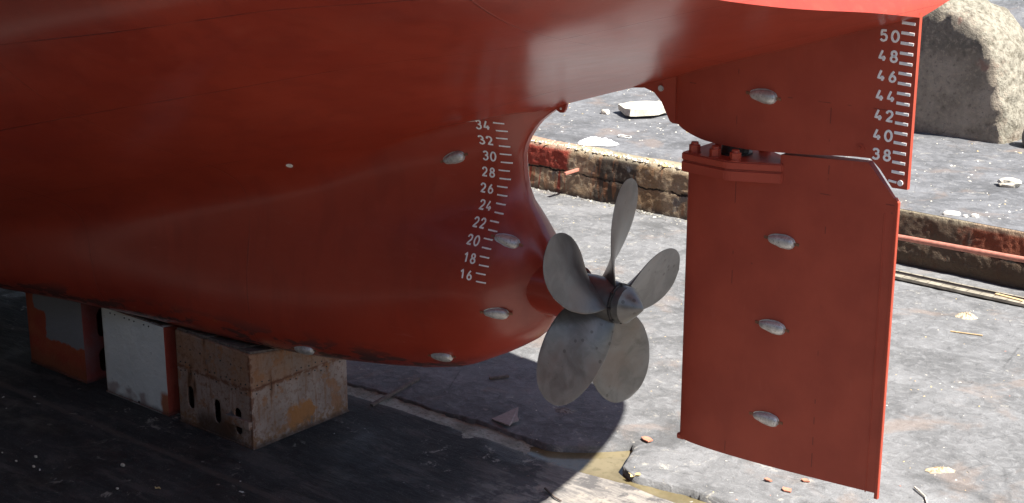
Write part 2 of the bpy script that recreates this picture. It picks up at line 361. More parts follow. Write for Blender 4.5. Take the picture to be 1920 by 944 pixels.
M = dict(hull=mat_hull(), rudder=mat_red('rudder_red', 0.46), horn=mat_red('horn_red', 0.42), fit=mat_red('fitting_red', 0.42, 1.05, 0.6),
         zinc=mat_zinc(), bronze=mat_bronze(), white=mat_plain('marking_white', (0.86, 0.86, 0.85), 0.55, var=0.06, bump=0.002),
         dark=mat_plain('grease_black', (0.03, 0.026, 0.025), 0.5), shaft=mat_plain('shaft_steel', (0.05, 0.045, 0.042), 0.4, 0.6),
         floor_far=mat_floor('dock_slab', 0.150, (0.98, 0.99, 1.02), 0.62),
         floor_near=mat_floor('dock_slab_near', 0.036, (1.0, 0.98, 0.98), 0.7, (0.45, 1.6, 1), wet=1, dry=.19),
         plat=mat_floor('upper_slab', 0.13, (0.97, 0.99, 1.06), 0.45),
         ledge=mat_ledge(), conc=mat_concrete('old_concrete'), bed=mat_concrete('gutter_bed', (0.20, 0.19, 0.15), (0.42, 0.41, 0.36), 0.03, 2.0),
         water=mat_water(), stone=mat_concrete('pale_stone', (0.52, 0.48, 0.40), (0.68, 0.64, 0.55), 0.02, 3),
         white_stone=mat_plain('white_stone', (0.74, 0.72, 0.66), 0.85, var=0.1, bump=0.01),
         grey_stone=mat_concrete('grey_stone', (0.14, 0.135, 0.13), (0.25, 0.24, 0.23), 0.02, 3),
         quay=mat_concrete('quay_concrete', (0.07, 0.066, 0.06), (0.12, 0.115, 0.10), 0.06, 0.6),
         wood=mat_plain('weathered_wood', (0.13, 0.10, 0.085), 0.8, var=0.3, bump=0.006),
         palewood=mat_plain('pale_wood', (0.50, 0.36, 0.19), 0.8, var=0.2),
         straw=mat_plain('straw', (0.55, 0.42, 0.20), 0.8, var=0.2),
         brick=mat_plain('orange_chip', (0.50, 0.20, 0.13), 0.8, var=0.2),
         pipe=mat_plain('pipe_paint', (0.42, 0.17, 0.125), 0.55, var=0.18, scale=9, bump=0.004),
         rail=mat_plain('worn_steel', (0.34, 0.31, 0.25), 0.5, 0.3, var=0.35, scale=7),
         rust=mat_plain('rust_steel', (0.20, 0.085, 0.045), 0.8, var=0.3),
         shard=mat_plain('shard_pink_grey', (0.30, 0.25, 0.235), 0.7, var=0.12),
         anode_edge=mat_plain('anode_edge_dark', (0.07, 0.022, 0.017), 0.7, var=.4, scale=30),
         copper=mat_plain('plug_metal', (0.55, 0.50, 0.46), 0.4, 0.6))
for k in ('rusty', 'white', 'orange'): M['b_' + k] = mat_block(k)

# ------------------------------------------------------------------ the ship: hull surface
def keel_z(x): return pchip([-50, -30, -15, -12, -9, -8, -7, -6.4, -4], [-.38, -.38, -.36, -.33, -.30, -.27, -.18, -.06, 0.3], x)
ST = [-50, -42, -30, -20, -13, -9, -6.5, -5.3, -4.4, -2, 0]
UP = {   # half breadth, height from the skeg crease up to the deck
    0:    [(0, 5.18), (.94, 5.33), (2.4, 5.53), (3.6, 5.78), (4.45, 6.2), (4.8, 7.4), (4.9, 9.3)],
    -2:   [(0, 4.52), (1.0, 4.72), (2.5, 4.99), (3.8, 5.34), (4.65, 5.95), (4.95, 7.3), (5.0, 9.2)],
    -4.4: [(.04, 3.74), (1.0, 4.05), (2.4, 4.46), (3.8, 4.98), (4.75, 5.7), (5.05, 7.1), (5.1, 9.1)],
    -5.3: [(.36, 3.425), (1.2, 3.73), (2.5, 4.24), (3.85, 4.8), (4.8, 5.55), (5.1, 7.05), (5.12, 9.1)],
    -6.5: [(.60, 3.04), (1.4, 3.38), (2.7, 3.93), (4.0, 4.55), (4.88, 5.35), (5.14, 7.0), (5.16, 9.05)],
    -9:   [(1.2, 2.35), (2.0, 2.72), (3.2, 3.3), (4.3, 4.05), (5.0, 5.0), (5.22, 6.9), (5.22, 9)],
    -13:  [(2.3, 1.35), (3.1, 1.72), (4.1, 2.3), (4.85, 3.1), (5.27, 4.3), (5.35, 6.6), (5.35, 9)],
    -20:  [(3.8, .3), (4.3, .52), (4.8, .9), (5.15, 1.6), (5.35, 2.8), (5.4, 6), (5.4, 9)],
    -30:  [(4.2, 0), (4.6, .15), (5.0, .5), (5.3, 1.2), (5.4, 2.4), (5.4, 5.8), (5.4, 9)],
    -42:  [(3.6, 0), (4.0, .15), (4.4, .5), (4.7, 1.2), (4.9, 2.4), (5.1, 5.8), (5.2, 9)],
    -50:  [(.1, 0), (.1, .15), (.1, .5), (.12, 1.2), (.15, 2.4), (.3, 5.8), (.6, 10)],
}
def up_ctrl(x):
    return np.array([[pchip(ST, [UP[s][k][c] for s in ST], x) for c in (0, 1)] for k in range(7)])
NU = 46
VU = np.linspace(0, 6, NU)
def up_section(x):
    c = up_ctrl(x)
    return pchip(range(7), c[:, 0], VU), pchip(range(7), c[:, 1], VU)
def transom_dx(x, y):       # the transom and the lines running into it are rounded in plan
    w = max(0.0, min(1.0, (x + 4.4) / 4.4)); w = w * w * (3 - 2 * w)
    return -0.035 * y * y * w
# lower patch: rows between the keel and the crease
E_F = [0, .06, .12, .2, .28, .34, .43, .55, .63, .70, .78, .85, .90, .95, 1.0]
E_X = [-6.75, -6.0, -5.5, -5.0, -4.66, -4.52, -4.46, -4.57, -4.74, -4.90, -4.98, -5.0, -4.93, -4.74, -4.40]
E_Z = [-.13, .08, .32, .60, .86, 1.1, 1.46, 1.92, 2.22, 2.46, 2.78, 3.05, 3.25, 3.5, 3.74]
FB = [0, .05, .1, .2, .4, .5, .6, .75, .9, 1.0]
BT = {   # half breadth of the skeg at fractions FB of the way from keel to crease
    -50: [.05, .1, .1, .1, .1, .1, .1, .1, .1, .1], -42: [1.6, 2.8, 3.1, 3.3, 3.4, 3.45, 3.5, 3.55, 3.6, 3.6],
    -30: [1.2, 2.6, 3.2, 3.7, 3.95, 4.0, 4.05, 4.1, 4.15, 4.2], -20: [.8, 2.0, 2.6, 3.1, 3.45, 3.55, 3.62, 3.7, 3.76, 3.8],
    -13: [.4, .95, 1.35, 1.7, 1.95, 2.0, 2.04, 2.1, 2.18, 2.3], -9: [.3, .74, .98, 1.12, 1.16, 1.15, 1.12, 1.06, 1.06, 1.2],
    -6.5: [.05, .30, .50, .70, .80, .76, .68, .50, .44, .58], -5.3: [0, .22, .36, .53, .68, .62, .46, .24, .22, .34], -4.4: [0, .1, .2, .3, .34, .30, .2, .1, .08, .04]}
SB = [-50, -42, -30, -20, -13, -9, -6.5, -5.3, -4.4]
F_ROWS = np.array([0, .012, .03, .055, .085, .12, .16, .2, .24, .28, .31, .34, .37, .4, .43, .46, .5, .54, .58, .62, .66, .70, .74, .78, .82, .85, .88, .905, .93, .95, .97, .985, 1.0])
G = np.concatenate([[0, .006, .018, .035, .06, .09, .13, .18, .24, .31, .39, .48, .58, .7], np.arange(.84, 6, .17), np.arange(6.1, 16, .4), np.arange(16.5, 45.4, 1.5), [45.6]])
def low_pt(f, g):
    xe = float(pchip(E_F, E_X, f)); ze = float(pchip(E_F, E_Z, f))
    L = xe + 50.0; x = xe - g * L / 45.6
    if g * L / 45.6 < 10: x = xe - g - (g * L / 45.6 - g) * min(1, g / 10)
    zc = float(pchip(ST, [UP[s][0][1] for s in ST], x)); zk = float(keel_z(x))
    F = (ze + 0.13) / (3.74 + 0.13) if f < 1 else 1.0
    zf = zk + F * (zc - zk)
    d = xe - x; w = min(1, d / 3.5); w = w * w * (3 - 2 * w)
    z = ze * (1 - w) + zf * w if f < 1 else zc
    if f == 0: z = ze * (1 - min(1, d / .8)) + zk * min(1, d / .8)
    cols = [float(pchip(FB, BT[s], max(0, min(1, (z - zk) / max(.2, zc - zk))) if f < 1 else 1.0)) for s in SB]
    B = float(pchip(SB, cols, x))
    if f < 1:
        r = 0.55 - 0.25 * min(1, max(0, (f - .45) / .2)) + 0.25 * max(0, (f - .9) / .1)
        t = min(1, d / r)
        rd = math.sqrt(max(0, 1 - (1 - t) ** 2))
        blend = min(1, max(0, (f - .93) / .07))
        B = B * (rd * (1 - blend) + blend * min(1, rd + 0.0))
        if z > .6: B = max(B, 0.035)
    if f == 0: B = 0.0 if x > -6.8 else float(pchip(SB, [BT[s][0] for s in SB], x)) * min(1, (-6.8 - x) / 2)
    return x, B, z
def build_hull():
    rows = []; uv = []
    for f in F_ROWS:
        rows.append([low_pt(float(f), float(g)) for g in G]); uv.append([f * 2 - 2 + 1.5] * len(G))
    low = np.array(rows)                         # [row][col] x, b, z
    xs = low[-1, :, 0]
    XA = np.linspace(0, -4.4, 23)[:-1]           # columns of the counter, aft of the skeg
    allx = np.concatenate([XA, xs]); upg = np.zeros((NU, len(allx), 3))
    for j, x in enumerate(allx):
        b, z = up_section(x)
        upg[:, j, 0] = [x + transom_dx(x, q) for q in b]; upg[:, j, 1] = b; upg[:, j, 2] = z
    upg[0, len(XA):, :] = low[-1]
    # fair the skeg into the counter
    nl = len(F_ROWS); na = len(XA)
    full = np.concatenate([low[:-1], upg[:, na:, :]], axis=0)   # rows x cols
    wx = np.clip((-4.7 - xs) / 2.5, 0, 1)[None, :, None]
    row = np.arange(full.shape[0]); wr = np.exp(-((row - (nl - 1)) / 6.5) ** 2)[:, None, None]
    F2 = full.copy()
    for it in range(26):
        sm = F2.copy(); sm[1:-1] = (F2[:-2] + F2[2:]) / 2
        F2 = F2 + (sm - F2) * 0.5 * wx * wr
    full = F2
    upg[:, na:, :] = full[nl - 1:]; low = full[:nl]
    V = []; UV = []; idx = {}
    def vid(p, s, u_, v_):
        key = (round(p[0], 5), round(s * p[1], 5), round(p[2], 5))
        if key not in idx:
            idx[key] = len(V); V.append((p[0], s * p[1], p[2])); UV.append((u_, v_))
        return idx[key]
    faces = []
    def grid(g3, v_of, s):
        nr, nc = g3.shape[:2]
        ids = [[vid(g3[i, j], s, g3[i, j, 0], v_of(i)) for j in range(nc)] for i in range(nr)]
        for i in range(nr - 1):
            for j in range(nc - 1):
                q = [ids[i][j], ids[i+1][j], ids[i+1][j+1], ids[i][j+1]]
                if s < 0: q.reverse()
                qq = []
                for k in q:
                    if k not in qq: qq.append(k)
                if len(qq) >= 3: faces.append(qq)
        return ids
    for s in (-1, 1):
        grid(low, lambda i: (F_ROWS[i] - 1) * 2, s)
        ids = grid(upg, lambda i: VU[i], s)
        if s == -1: idp = ids
    # bottom strip between the two keel edges, edge of the stern frame
    lowp = [[vid(low[i, j], -1, 0, 0) for j in range(low.shape[1])] for i in range(nl)]
    lows = [[vid(low[i, j], 1, 0, 0) for j in range(low.shape[1])] for i in range(nl)]
    def addq(q):
        qq = []
        for k in q:
            if k not in qq: qq.append(k)
        if len(qq) >= 3: faces.append(qq)
    for j in range(low.shape[1] - 1): addq([lowp[0][j], lowp[0][j+1], lows[0][j+1], lows[0][j]])
    for i in range(nl - 1): addq([lowp[i][0], lowp[i+1][0], lows[i+1][0], lows[i][0]])
    # transom face and deck
    nt = NU
    for i in range(nt - 1):
        addq([idp[i][0], idp[i+1][0], ids[i+1][0], ids[i][0]])
    for j in range(len(allx) - 1):
        addq([idp[-1][j], idp[-1][j+1], ids[-1][j+1], ids[-1][j]])
    me = bpy.data.meshes.new('hull'); me.from_pydata(V, [], faces); me.validate(); me.update()
    bm = bmesh.new(); bm.from_mesh(me); bmesh.ops.recalc_face_normals(bm, faces=bm.faces)
    lay = bm.loops.layers.uv.new('strakes')
    bm.verts.ensure_lookup_table()
    for f in bm.faces:
        f.smooth = True
        for l in f.loops: l[lay].uv = UV[l.vert.index] if l.vert.index < len(UV) else (0, 0)
    for e in bm.edges:
        if len(e.link_faces) == 2 and e.calc_face_angle(0) > R_(38): e.smooth = False
    bm.to_mesh(me); bm.free()
    return me
ship = empty('ship', (0, 0, -0.3))
tag(ship, 'red painted ship in dry dock, stern with propeller, rudder and white draught numbers', 'ship')
def inv(o):   # keep world placement under the ship's base
    o.parent = ship; o.matrix_parent_inverse = Matrix.Translation((0, 0, 0.3)); return o
hull_me = build_hull()
hull = inv(link('hull', hull_me, M['hull']))

def bvh_of(o):
    bm = bmesh.new(); bm.from_mesh(o.data); t = BVHTree.FromBMesh(bm); bm.free(); return t
HB = bvh_of(hull)
def hit(tree, x, z, y0=-9.0):
    loc, nor, i, d = tree.ray_cast(Vector((x, y0, z)), Vector((0, 1, 0)))
    return loc, nor

# ------------------------------------------------------------------ airfoil bodies: rudder horn and rudder blade
def foil(t, tmax, te):    # t 0..1 from the leading edge, half thickness
    y = 5 * 1.0 * (0.2969 * math.sqrt(t) - 0.1260 * t - 0.3516 * t * t + 0.2843 * t ** 3 - 0.1036 * t ** 4)
    return tmax * y * (1 - t) ** 0.0 + te * t
def foil_outline(xl, xt, tmax, te, n=30, t1=1.0):
    pts = []
    for i in range(n + 1):
        t = (i / n) ** 1.6 * t1
        pts.append((xl + (xt - xl) * t, foil(t, tmax, te)))
    return pts
def prism_foil(name, xl, xt, tmax, te, zbot, ztop, mat, n=30, t0=0.0, rb=0.0):
    base = [(xl + (xt - xl) * t, foil(t, tmax, te)) for t in [t0 + (1 - t0) * (i / n) ** (1.6 if t0 == 0 else 1) for i in range(n + 1)]]
    if t0 == 0:
        for xe in (-.411, -.399, -.285, -.171, -.156, -.154, -.08): base.append((xe, foil((xe - xl) / (xt - xl), tmax, te)))
        base = sorted(set(base))
    loop = [(x, -y) for x, y in base] + [(x, y) for x, y in reversed(base)]
    if base[0][1] < 1e-6: loop.pop()
    V = []; N = len(loop); levels = []
    K = 12
    for k in range(K + 1):
        fz = k / K
        for (x, y) in loop:
            zb = zbot(x) if callable(zbot) else zbot; zt = ztop(x, y) if callable(ztop) else ztop
            V.append((x, y, zb + (zt - zb) * fz))
    fs = []
    for k in range(K):
        for i in range(N):
            j = (i + 1) % N; fs.append([k*N+i, k*N+j, (k+1)*N+j, (k+1)*N+i])
    # caps as strips port-starboard
    H = len(base)
    for lev in (0, K):
        o = lev * N
        for i in range(H - 1):
            a, b = o + i, o + i + 1
            c = o + (2*H - 1 - (i + 1)); d = o + (2*H - 1 - i) if (2*H-1-i) < N else o + 0
            q = []
            for w in (a, b, c, d):
                if w not in q: q.append(w)
            if len(q) >= 3: fs.append(q)
    o = mesh(name, V, fs, mat)
    return sharp(o, 40)
def hull_bottom(x):     # height of the counter above the centreline
    return float(pchip(ST, [UP[s][0][1] for s in ST], x))
def horn_bot(x): return float(pchip([-2.87, -2.8, -2.6, -2.3, -1.9, -1.2, -.41, -.40, -.17, -.155, 0], [3.83, 3.77, 3.685, 3.63, 3.62, 3.66, 3.725, 3.722, 3.47, 3.455, 3.455], x))
horn = inv(prism_foil('rudder_horn', -2.84, 0.0, 0.29, 0.028, horn_bot, lambda x, y: hull_bottom(x - 0.03) + 0.14 if x < -0.3 else hull_bottom(x - 0.03) + 0.06, M['horn']))
def plate(name, pts, y0, y1, mat, bev=0.006, hole=None):
    bm = bmesh.new()
    vs = [bm.verts.new((x, y0, z)) for x, z in pts]
    f = bm.faces.new(vs)
    r = bmesh.ops.extrude_face_region(bm, geom=[f]); up_v = [g for g in r['geom'] if isinstance(g, bmesh.types.BMVert)]
    bmesh.ops.translate(bm, verts=up_v, vec=(0, y1 - y0, 0))
    bmesh.ops.recalc_face_normals(bm, faces=bm.faces)
    es = [e for e in bm.edges if abs(e.verts[0].co.y - e.verts[1].co.y) < 1e-6]
    if bev: bmesh.ops.bevel(bm, geom=es, offset=bev, segments=2, affect='EDGES')
    return from_bm(name, bm, mat)
def child(o, p):
    o.parent = p; o.matrix_parent_inverse = Matrix.Identity(4); return o
bm = bmesh.new(); hy = foil((-.075 + 2.84) / 2.84, .29, .028); add_cyl(bm, (-0.075, -hy - .008, 3.515), (-0.075, -hy + .004, 3.515), 0.030, n=20)
child(from_bm('hole_rim', bm, M['white']), horn)
# gusset between horn and counter
gp = [(-3.42, 4.30), (-3.42, 4.065)]
for a, b in ((-3.25, 4.085), (-3.12, 4.05), (-3.02, 3.96), (-2.95, 3.84), (-2.90, 3.755), (-2.86, 3.735), (-2.74, 3.735)): gp.append((a, b))
gp += [(-2.74, 4.5), (-3.1, 4.4)]
gus = plate('gusset', gp, -0.03, 0.03, M['horn'], 0.004); inv(gus)
bm = bmesh.new(); add_cyl(bm, (-3.02, -0.048, 4.11), (-3.02, -0.031, 4.11), 0.034, n=16)
child(from_bm('bolt_eye', bm, M['zinc']), gus)
# lifting lug at the head of the aperture
lug = plate('lifting_lug', [(-4.58, 3.76), (-4.51, 3.655), (-4.46, 3.635), (-4.41, 3.64), (-4.38, 3.68), (-4.36, 3.76)], -0.02, 0.02, M['hull'], 0.004); inv(lug)
bm = bmesh.new(); add_cyl(bm, (-4.445, -0.025, 3.685), (-4.445, -0.019, 3.685), 0.014, n=12)
child(from_bm('lug_hole', bm, M['white_stone']), lug)

# rudder
def rud_top(x, y):
    if x < -0.44: return 3.675 - 0.06 * max(0, min(1, (-.44 - x) / 1.0))
    return 3.675 - (x + 0.44) * (3.675 - 3.345) / 0.30
CUT = 1.40      # aft end of the recess under the horn
rud_full = (-2.64, -0.12, 0.225, 0.020)
def rud_ztop(x, y):
    if x < -CUT - 0.02: return 3.31
    return rud_top(x, y)
def rud_bot(x): return 0.035 + 0.05 * (x + 2.64) / 2.5
def build_rudder():
    xl, xt, tm, te = rud_full
    xs = [xl + (xt - xl) * (i / 34) ** 1.6 for i in range(35)]
    xs = sorted(xs + [-CUT - 0.021, -CUT - 0.019, -0.44])
    base = [(x, foil((x - xl) / (xt - xl), tm, te)) for x in xs]
    H = len(base); V = []; K = 16
    for k in range(K + 1):
        for s in (-1, 1):
            for (x, y) in base:
                zt = rud_ztop(x, y); V.append((x, s * y, rud_bot(x) + (zt - rud_bot(x)) * k / K))
    fs = []; N = 2 * H
    for k in range(K):
        for s in (0, 1):
            for i in range(H - 1):
                a = k*N + s*H + i; fs.append([a, a+1, a+1+N, a+N])
        a = k*N + H - 1; fs.append([a, a + H, a + H + N, a + N])
        a = k*N; fs.append([a, a + H, a + H + N, a + N])
    for lev in (0, K):
        o = lev * N
        for i in range(H - 1): fs.append([o+i, o+i+1, o+H+i+1, o+H+i])
    o = mesh('rudder', V, fs, M['rudder'])
    bm = bmesh.new(); bm.from_mesh(o.data); bmesh.ops.remove_doubles(bm, verts=bm.verts, dist=1e-4); bm.to_mesh(o.data); bm.free()
    return sharp(o, 40)
rudder = inv(build_rudder())
child(plate('trailing_strip', [(-0.125, 0.02), (-0.085, 0.02), (-0.085, 3.30), (-0.125, 3.35)], -0.025, 0.025, M['rudder'], 0.004), rudder)
bm = bmesh.new()
for s in (-1, 1):
    yy = foil((-.225 + 2.64) / 2.52, .225, .020); add_box(bm, (-0.225, s * (yy + .001), 1.62), (0.012, 0.009, 3.1), 0.003)
child(from_bm('weld_bead', bm, M['rudder']), rudder)
bm = bmesh.new(); add_box(bm, (-2.62, 0, 0.045), (0.10, 0.07, 0.07), 0.02)
child(from_bm('heel_knob', bm, M['rudder']), rudder)
def flange(z0, z1, nm):
    pts = [(-2.52, -.34), (-1.93, -.39), (-1.87, -.375), (-1.38, -.13), (-1.38, .13), (-1.87, .375), (-1.93, .39), (-2.52, .34)]
    bm = bmesh.new(); vs = [bm.verts.new((x, y, z0)) for x, y in pts]; f = bm.faces.new(vs)
    r = bmesh.ops.extrude_face_region(bm, geom=[f]); bmesh.ops.translate(bm, verts=[g for g in r['geom'] if isinstance(g, bmesh.types.BMVert)], vec=(0, 0, z1 - z0))
    bmesh.ops.recalc_face_normals(bm, faces=bm.faces)
    bmesh.ops.bevel(bm, geom=list(bm.edges), offset=0.014, segments=2, affect='EDGES')
    return child(from_bm(nm, bm, M['fit']), rudder)
flange(3.305, 3.427, 'coupling_flange'); flange(3.431, 3.52, 'coupling_flange')
for bx, by in ((-2.40, -.26), (-2.12, -.285), (-1.86, -.295), (-2.40, .26), (-2.12, .285), (-1.86, .295)):
    bm = bmesh.new(); add_cyl(bm, (bx, by, 3.518), (bx, by, 3.532), 0.068, n=20)
    add_cyl(bm, (bx, by, 3.532), (bx, by, 3.605), 0.062, n=6); add_cyl(bm, (bx, by, 3.605), (bx, by, 3.635), 0.045, 0.040, n=14)
    child(sharp(from_bm('bolt', bm, M['fit']), 30), rudder)
bm = bmesh.new(); add_cyl(bm, (-2.05, 0, 3.51), (-2.05, 0, 3.72), 0.15, n=28); add_cyl(bm, (-2.05, 0, 3.515), (-2.05, 0, 3.54), 0.19, n=28)
child(sharp(from_bm('rudder_stock', bm, M['shaft'])), rudder)
RB = bvh_of(rudder); NB = bvh_of(horn)

# ------------------------------------------------------------------ zinc anodes
def anode_mesh(L=0.30, W=0.17, Hh=0.075):
    bm = bmesh.new(); nu, nv = 26, 20; rows = []
    for i in range(nu + 1):
        th = math.pi * i / nu
        x = -math.cos(th); w = max(0.0, math.sin(th)) ** 0.68 * (0.76 + 0.26 * x)
        ring = []
        for j in range(nv):
            a = 2 * math.pi * j / nv
            cz = math.sin(a); cz = (abs(cz) ** 0.75) * (1 if cz > 0 else -0.25)
            cx = math.copysign(abs(math.cos(a)) ** 0.85, math.cos(a))
            ring.append(bm.verts.new((x * L / 2, cx * w * W / 2, cz * w ** 0.7 * Hh if w > 0 else 0)))
        rows.append(ring)
    for i in range(nu):
        for j in range(nv):
            bm.faces.new([rows[i][j], rows[i+1][j], rows[i+1][(j+1) % nv], rows[i][(j+1) % nv]])
    bmesh.ops.remove_doubles(bm, verts=bm.verts, dist=1e-4)
    for f in bm.faces: f.smooth = True; f.material_index = 0
    n0 = len(bm.faces)
    add_box(bm, (L/2 + 0.015, 0.0, 0.004), (0.07, 0.030, 0.010), 0.002)
    add_box(bm, (-L/2 - 0.015, 0.0, 0.004), (0.07, 0.030, 0.010), 0.002)
    bm.faces.ensure_lookup_table()
    for f in bm.faces[n0:]: f.material_index = 1
    n1 = len(bm.faces); ring = []
    for i in range(40):                       # thin dark margin laid on the plating around the casting
        a = 2 * math.pi * i / 40; x = math.cos(a); k = 1 + .14 * noise.noise(Vector((math.cos(a) * 2, math.sin(a) * 2, 5)))
        ring.append(bm.verts.new((x * (L / 2 + .014) * k, math.sin(a) * (W / 2 * (.80 + .22 * x) + .006) * k, .0075)))
    bm.faces.new(ring); bm.faces.ensure_lookup_table()
    for f in bm.faces[n1:]: f.material_index = 2
    bmesh.ops.recalc_face_normals(bm, faces=bm.faces)
    me = bpy.data.meshes.new('anode'); bm.to_mesh(me); bm.free()
    me.materials.append(M['zinc']); me.materials.append(M['rust']); me.materials.append(M['anode_edge'])
    return me
A_ME = anode_mesh()
def put_anode(tree, x, z, parent, tilt=0.0, scale=1.0):
    loc, nor = hit(tree, x, z)
    if nor.y > 0: nor = -nor
    ax = Vector((math.cos(tilt), 0, math.sin(tilt))); ax = (ax - nor * ax.dot(nor)).normalized()
    ay = nor.cross(ax)
    o = bpy.data.objects.new('zinc_anode', A_ME); COL.objects.link(o)
    mtx = Matrix((ax * scale, ay * scale, nor * scale)).transposed().to_4x4(); mtx.translation = loc - nor * 0.004
    if parent is hull_anchor:
        o.parent = ship; o.matrix_parent_inverse = Matrix.Translation((0, 0, 0.3))
    else:
        o.parent = parent; o.matrix_parent_inverse = Matrix.Identity(4)
    o.matrix_basis = mtx
    return o
hull_anchor = object()
put_anode(NB, -1.64, 4.22, horn, -0.05, 1.05)
for x, z in ((-1.36, 2.68), (-1.42, 1.70), (-1.44, 0.62)): put_anode(RB, x, z, rudder, -0.05, 1.05)
for x, z, t in ((-5.86, 2.93, 0.32), (-4.94, 2.07, -0.02), (-5.0, 1.17, -0.03), (-6.0, .34, 0.0), (-8.15, .03, -0.05)):
    put_anode(HB, x, z, hull_anchor, t, 1.05)
# small flat whitish disc on the plating higher up
bm = bmesh.new(); add_cyl(bm, (0, 0, -.002), (0, 0, .006), .045, n=18); spot_disc = inv(sharp(from_bm('hull_spot', bm, M['white_stone'])))
loc, nor = hit(HB, -8.0, 2.64); q_ = nor if nor.y < 0 else -nor
spot_disc.matrix_basis = Matrix.Translation(loc) @ q_.to_track_quat('Z', 'Y').to_matrix().to_4x4()

# ------------------------------------------------------------------ draught marks (raised strokes laid on the plating)
GL = {'0': [[(.5 + .42*math.cos(a), .5 + .46*math.sin(a)) for a in [2*math.pi*k/20 for k in range(21)]]],
      '1': [[(.18, .72), (.55, .95), (.55, .04)]],
      '2': [[(.1, .72), (.16, .86), (.32, .95), (.56, .95), (.76, .86), (.82, .70), (.74, .52), (.12, .06), (.88, .06)]],
      '3': [[(.12, .82), (.3, .95), (.58, .95), (.78, .84), (.78, .66), (.6, .54), (.4, .53)], [(.6, .53), (.82, .42), (.86, .24), (.7, .09), (.45, .04), (.22, .08), (.1, .2)]],
      '4': [[(.46, .96), (.08, .28), (.9, .28)], [(.64, .48), (.64, .04)]],
      '5': [[(.8, .95), (.22, .95), (.16, .54), (.34, .62), (.6, .61), (.82, .48), (.86, .3), (.76, .12), (.5, .04), (.25, .07), (.1, .18)]],
      '6': [[(.66, .96), (.4, .72), (.18, .42), (.14, .26), (.24, .1), (.48, .04), (.72, .09), (.86, .26), (.82, .44), (.62, .56), (.4, .54), (.22, .42)]],
      '8': [[(.5 + .30*math.sin(a), .745 - .215*math.cos(a)) for a in [2*math.pi*k/16 for k in range(17)]], [(.5 + .38*math.sin(a), .27 + .235*math.cos(a)) for a in [2*math.pi*k/16 for k in range(17)]]]}
def strokes_mesh(name, lines, width, tree, parent, proud=0.004, jit=0.0):
    V = []; Fc = []
    for ln in lines:
        P = [Vector((a, 0, b)) for a, b in ln]
        D = [P[0]]                                # densify
        for a, b in zip(P[:-1], P[1:]):
            n = max(1, int((b - a).length / 0.014))
            for k in range(1, n + 1): D.append(a.lerp(b, k / n))
        closed = (P[0] - P[-1]).length < 1e-4
        n = len(D); off = len(V)
        for i, p in enumerate(D):
            t = (D[min(i+1, n-1)] - D[max(i-1, 0)])
            if closed and i in (0, n-1): t = D[1] - D[n-2]
            t.normalize(); nn = Vector((t.z, 0, -t.x))
            w = width * (1 + jit * (rnd.random() - .5))
            for k, (s, pr) in enumerate(((-1, -.004), (-1, proud * .7), (-.6, proud), (.6, proud), (1, proud * .7), (1, -.004))):
                q = p + nn * (s * w / 2)
                loc, nor = hit(tree, q.x, q.z)
                yy = loc.y if loc else 0
                V.append((q.x, yy - pr, q.z))
        for i in range(n - 1):
            for k in range(5):
                a = off + i*6 + k; Fc.append([a, a+1, a+7, a+6])
        for i in (0, n - 1):
            Fc.append([off + i*6 + k for k in range(6)])
    return child(mesh(name, V, Fc, M['white']), parent) if parent is not ship else inv(mesh(name, V, Fc, M['white']))
def number(txt, x0, z0, h, w, gap, tree, parent, sw=0.016):
    for i, ch in enumerate(txt):
        lines = [[(x0 + i * (w + gap) + a * w, z0 + b * h) for a, b in st] for st in GL[ch]]
        strokes_mesh('draft_digit', lines, sw, tree, parent, 0.006, 0.1)
for k in range(10):                                # 16 .. 34 on the skeg
    n = 16 + 2 * k; z0 = n / 10.0
    tx = -5.235 + 0.012 * math.sin(k * 2.1)
    number(str(n), tx - 0.235, z0 - .045, 0.115, 0.078, 0.024, HB, ship, 0.020)
    for dz, dx in ((0.055, 0.0), (-0.045, 0.015)):
        strokes_mesh('draft_tick', [[(tx + dx - .005, z0 + dz), (tx + dx + .065, z0 + dz - .002), (tx + dx + .125, z0 + dz - .004)]], 0.017, HB, ship, 0.006, 0.25)
for k in range(7):                                 # 38 .. 50 on the rudder horn
    n = 38 + 2 * k; z0 = n / 10.0
    number(str(n), -0.388, z0 - .075, 0.112, 0.080, 0.036, NB, horn, 0.023)
for k in range(16):
    z = 3.62 + 0.1 * k
    strokes_mesh('draft_tick', [[(-0.172, z + .004), (-0.040, z - .004)]], 0.030, NB, horn, 0.006, 0.02)
strokes_mesh('draft_tick', [[(-0.20, 3.527), (-0.115, 3.517)]], 0.024, NB, horn, 0.006)
# round mark and weld chips on the horn
bm = bmesh.new(); l, n_ = hit(NB, -0.52, 3.81)
add_cyl(bm, (l.x, l.y + .01, l.z), (l.x, l.y - .006, l.z), 0.05, n=20); add_cyl(bm, (l.x, l.y, l.z), (l.x, l.y - .018, l.z), 0.022, n=14)
child(sharp(from_bm('drain_plug', bm, M['fit'])), horn)

